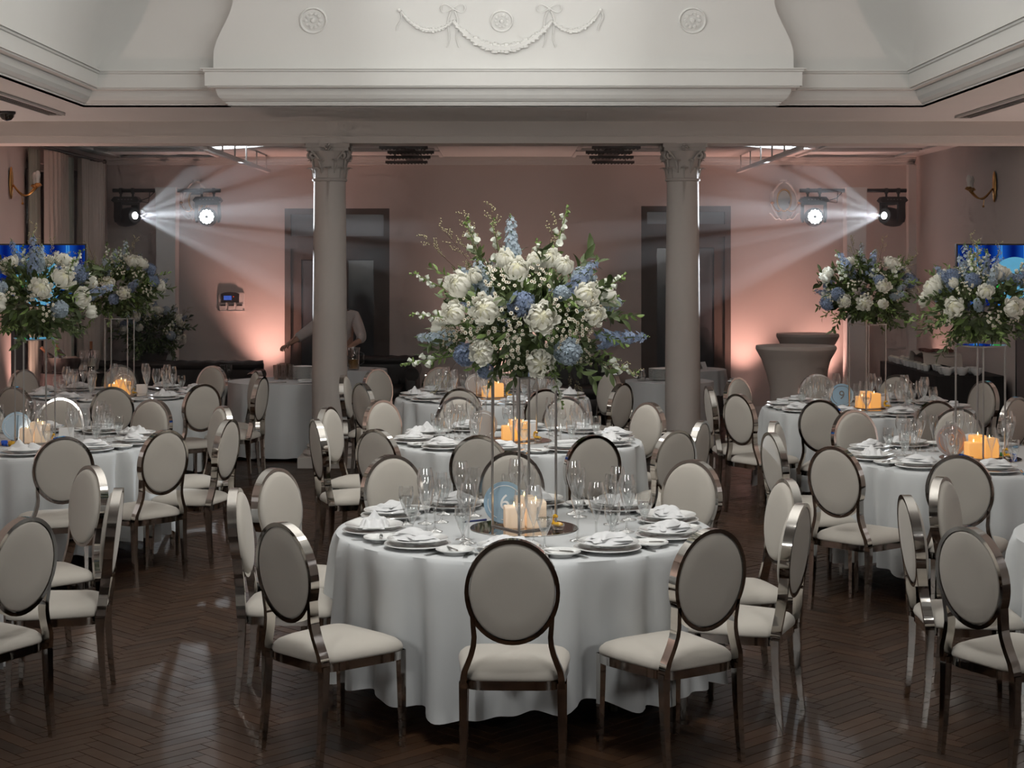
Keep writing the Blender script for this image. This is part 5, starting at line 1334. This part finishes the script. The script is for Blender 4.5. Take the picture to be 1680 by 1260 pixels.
# ---- pink floor uplights
PINK = (1.0, .52, .43)
def uplight(X, Y, tx, ty, pw, label, sz=75, col=PINK, lz=.17):
    u = thing('led_uplight', label, 'uplight', (X, Y, 0), 0, 'pink floor uplights')
    MB().lathe([(.0005, .03), (.06, .03), (.065, .05), (.065, .13), (.058, .15), (.05, .15), (.05, .14), (.0005, .14)], 18).obj('can', M['black'], u)
    MB().box((0, 0, .012), (.16, .1, .024)).obj('foot', M['black'], u)
    MB().lathe([(.0005, .1405), (.048, .1405), (.04, .146), (.0005, .147)], 16).obj('lens', emis_mat('pink_lens', col, 3), u)
    light('pink_uplight_beam', 'SPOT', (X, Y, lz), pw, col, (tx, ty, 2.6), spot_size=math.radians(sz), spot_blend=1.0, shadow_soft_size=.05)
uplight(-2.98, 20.55, -2.98, 20.98, 235, 'pink uplight on the floor between the long sofa and first door')
uplight(3.05, 20.6, 3.05, 20.98, 190, 'pink uplight on the floor behind the farther cocktail table')
uplight(4.02, 20.72, 4.02, 20.98, 190, 'pink uplight on the floor at the foot of the covered tower by the wall')
uplight(-4.75, 17.05, -4.98, 17.25, 170, 'pink uplight on the floor beside the curtained window')
uplight(5.02, 19.75, 5.2, 19.6, 85, 'pink uplight on the floor at the far end of the buffet')
uplight(.15, 20.55, .15, 20.98, 125, 'pink uplight on the floor in the middle of the back wall', 110, (1.0, .62, .52))
for s in (-1, 1):
    for y in (15.4, 12.2, 8.5):
        uplight(s * 5.75, y, s * 5.2, y, 145, 'pink uplight on the hall floor at the %s side wall, %s' % ('left' if s < 0 else 'right', {15.4: 'beside the pier', 12.2: 'level with the middle tables', 8.5: 'level with the front table'}[y]), 130, (1.0, .72, .62))

# ---- waiter behind the column
def skin_body(joints, edges, name, mats, parent=None, sub=2, root=0):
    me = bpy.data.meshes.new(name); me.from_pydata([j[:3] for j in joints], edges, [])
    o = bpy.data.objects.new(name, me); COL.objects.link(o)
    sk = o.modifiers.new('s', 'SKIN'); sk.use_smooth_shade = True
    for i, j in enumerate(joints):
        v = me.skin_vertices[0].data[i]; r = j[3]; v.radius = r if isinstance(r, tuple) else (r, r); v.use_root = (i == root)
    ss = o.modifiers.new('u', 'SUBSURF'); ss.levels = sub; ss.render_levels = sub
    dg = bpy.context.evaluated_depsgraph_get(); m2 = bpy.data.meshes.new_from_object(o.evaluated_get(dg)); bpy.data.objects.remove(o)
    m2.name = name; m2.materials.clear(); m2.materials.append(mats); m2.polygons.foreach_set('use_smooth', [True] * len(m2.polygons))
    return obj(name, m2, parent)
PXw, PYw = PX(557, 19.25), 19.25
hand_r = Vector((PX(470, 18.7) - PXw, -.50, 1.02)); hand_l = Vector((.14, -.42, .98))
sh_r = Vector((-.20, -.14, 1.28)); sh_l = Vector((.19, -.10, 1.33)); el_r = Vector((-.43, -.36, 1.10)); el_l = Vector((.285, -.20, 1.08))
pel = (0, .10, .93, (.15, .11))
J = [pel, (0, .02, 1.12, (.13, .10)), (0, -.09, 1.31, (.16, .11)), (-.02, -.14, 1.40, .055), (-.04, -.19, 1.47, (.07, .08)), (-.05, -.23, 1.56, (.085, .10)), (-.05, -.24, 1.63, (.06, .07)),
     (*sh_r, .058), (*el_r, .042), (*hand_r.lerp(el_r, .15), .026), (*sh_l, .058), (*el_l, .042), (*hand_l.lerp(el_l, .15), .026),
     (-.10, .09, .86, .085), (-.11, .06, .48, .06), (-.11, .10, .09, .042), (-.12, -.03, .045, .038), (.10, .09, .86, .085), (.11, .06, .48, .06), (.11, .10, .09, .042), (.12, -.03, .045, .038)]
E = [(0, 1), (1, 2), (2, 3), (3, 4), (4, 5), (5, 6), (2, 7), (7, 8), (8, 9), (2, 10), (10, 11), (11, 12), (0, 13), (13, 14), (14, 15), (15, 16), (0, 17), (17, 18), (18, 19), (19, 20)]
n0 = len(J)
for (w_, e_, i_) in ((hand_r, el_r, 9), (hand_l, el_l, 12)):
    d = (w_ - e_).normalized(); side = d.cross(Vector((0, 0, 1))).normalized(); dn = side.cross(d).normalized()
    if dn.z > 0: dn = -dn
    pm_ = len(J); J.append((*(w_ + d * .0), (.034, .020))); E.append((i_, pm_))
    kn = len(J); J.append((*(w_ + d * .05), (.034, .017))); E.append((pm_, kn))
    for k, off in enumerate((-.030, -.010, .010, .030)):
        l = (.030, .036, .034, .026)[k]; a = len(J); b = w_ + d * .065 + side * off
        J.append((*b, .0095)); J.append((*(b + d * l * .7 + dn * .012), .0085)); J.append((*(b + d * l * .9 + dn * .035), .0075)); E += [(kn, a), (a, a + 1), (a + 1, a + 2)]
    a = len(J); b = w_ + d * .02 - side * .042; J.append((*b, .011)); J.append((*(b + d * .03 + dn * .02), .009)); E += [(pm_, a), (a, a + 1)]
person = skin_body(J, E, 'person', M['skin'])
person.location = (PXw, PYw, 0)
tag(person, 'person in a pale shirt leaning over the drinks table behind the column', 'person')
SH = [(0, .09, .95, (.165, .125)), (0, .02, 1.12, (.15, .118)), (0, -.09, 1.31, (.178, .128)), (-.015, -.135, 1.385, .075), (*sh_r, .078), (*el_r, .062), (*el_r.lerp(hand_r, .25), .056), (*sh_l, .078), (*el_l, .064), (*el_l.lerp(hand_l, .3), .056)]
skin_body(SH, [(0, 1), (1, 2), (2, 3), (2, 4), (4, 5), (5, 6), (2, 7), (7, 8), (8, 9)], 'shirt', M['shirt'], person)
TRJ = [(0, .10, .96, (.165, .125)), (0, .10, .88, (.165, .125)), (-.10, .09, .80, .105), (-.11, .06, .48, .085), (-.11, .10, .10, .07), (.10, .09, .80, .105), (.11, .06, .48, .085), (.11, .10, .10, .07)]
skin_body(TRJ, [(0, 1), (1, 2), (2, 3), (3, 4), (1, 5), (5, 6), (6, 7)], 'trousers', M['trouser'], person)
hr = MB(); hr.grid(lambda u, v: (-.05 + .098 * math.cos(2 * PI * u) * math.cos(v * 1.5), -.215 + .118 * math.sin(2 * PI * u) * math.cos(v * 1.5), 1.575 + .115 * math.sin(v * 1.55)), 20, 8, cu=True); hr.obj('hair', M['hair'], person)
fc = MB()
for s in (-1, 1):
    fc.sphere((-.05 + s * .032, -.325, 1.555), .011, 8, 6); fc.sphere((-.05 + s * .088, -.23, 1.545), (.012, .022, .032), 8, 6)
fc.tube([(-.05, -.325, 1.56), (-.05, -.345, 1.52), (-.05, -.33, 1.51)], [.008, .014, .010], 7); fc.tube([(-.075, -.318, 1.482), (-.05, -.326, 1.478), (-.025, -.318, 1.482)], .006, 6)
fc.obj('face_features', M['skin'], person)
for s, nm in ((-1, 'shoe'), (1, 'shoe')): MB().rbox((s * .115, .03, .045), (.10, .27, .09), e=.5).obj('shoe', M['black'], person)

# ---- haze hanging in the back room, lit by the lamps
hz = bpy.data.materials.new('stage_haze'); hz.use_nodes = True; nt = hz.node_tree; nt.nodes.clear()
out = nt.nodes.new('ShaderNodeOutputMaterial'); vs = nt.nodes.new('ShaderNodeVolumeScatter'); vs.inputs['Color'].default_value = (.9, .9, .92, 1); vs.inputs['Density'].default_value = .042; vs.inputs['Anisotropy'].default_value = 0
nt.links.new(vs.outputs[0], out.inputs['Volume'])
hzm = MB().box((0, 0, 0), (XR - XL - .02, DB - 16.75 - .02, ZB - .02))
o = hzm.obj('haze', hz, loc=((XL + XR) / 2, (16.75 + DB) / 2, ZB / 2), kind='stuff', label='thin stage haze hanging in the room behind the columns')
o['category'] = 'haze'
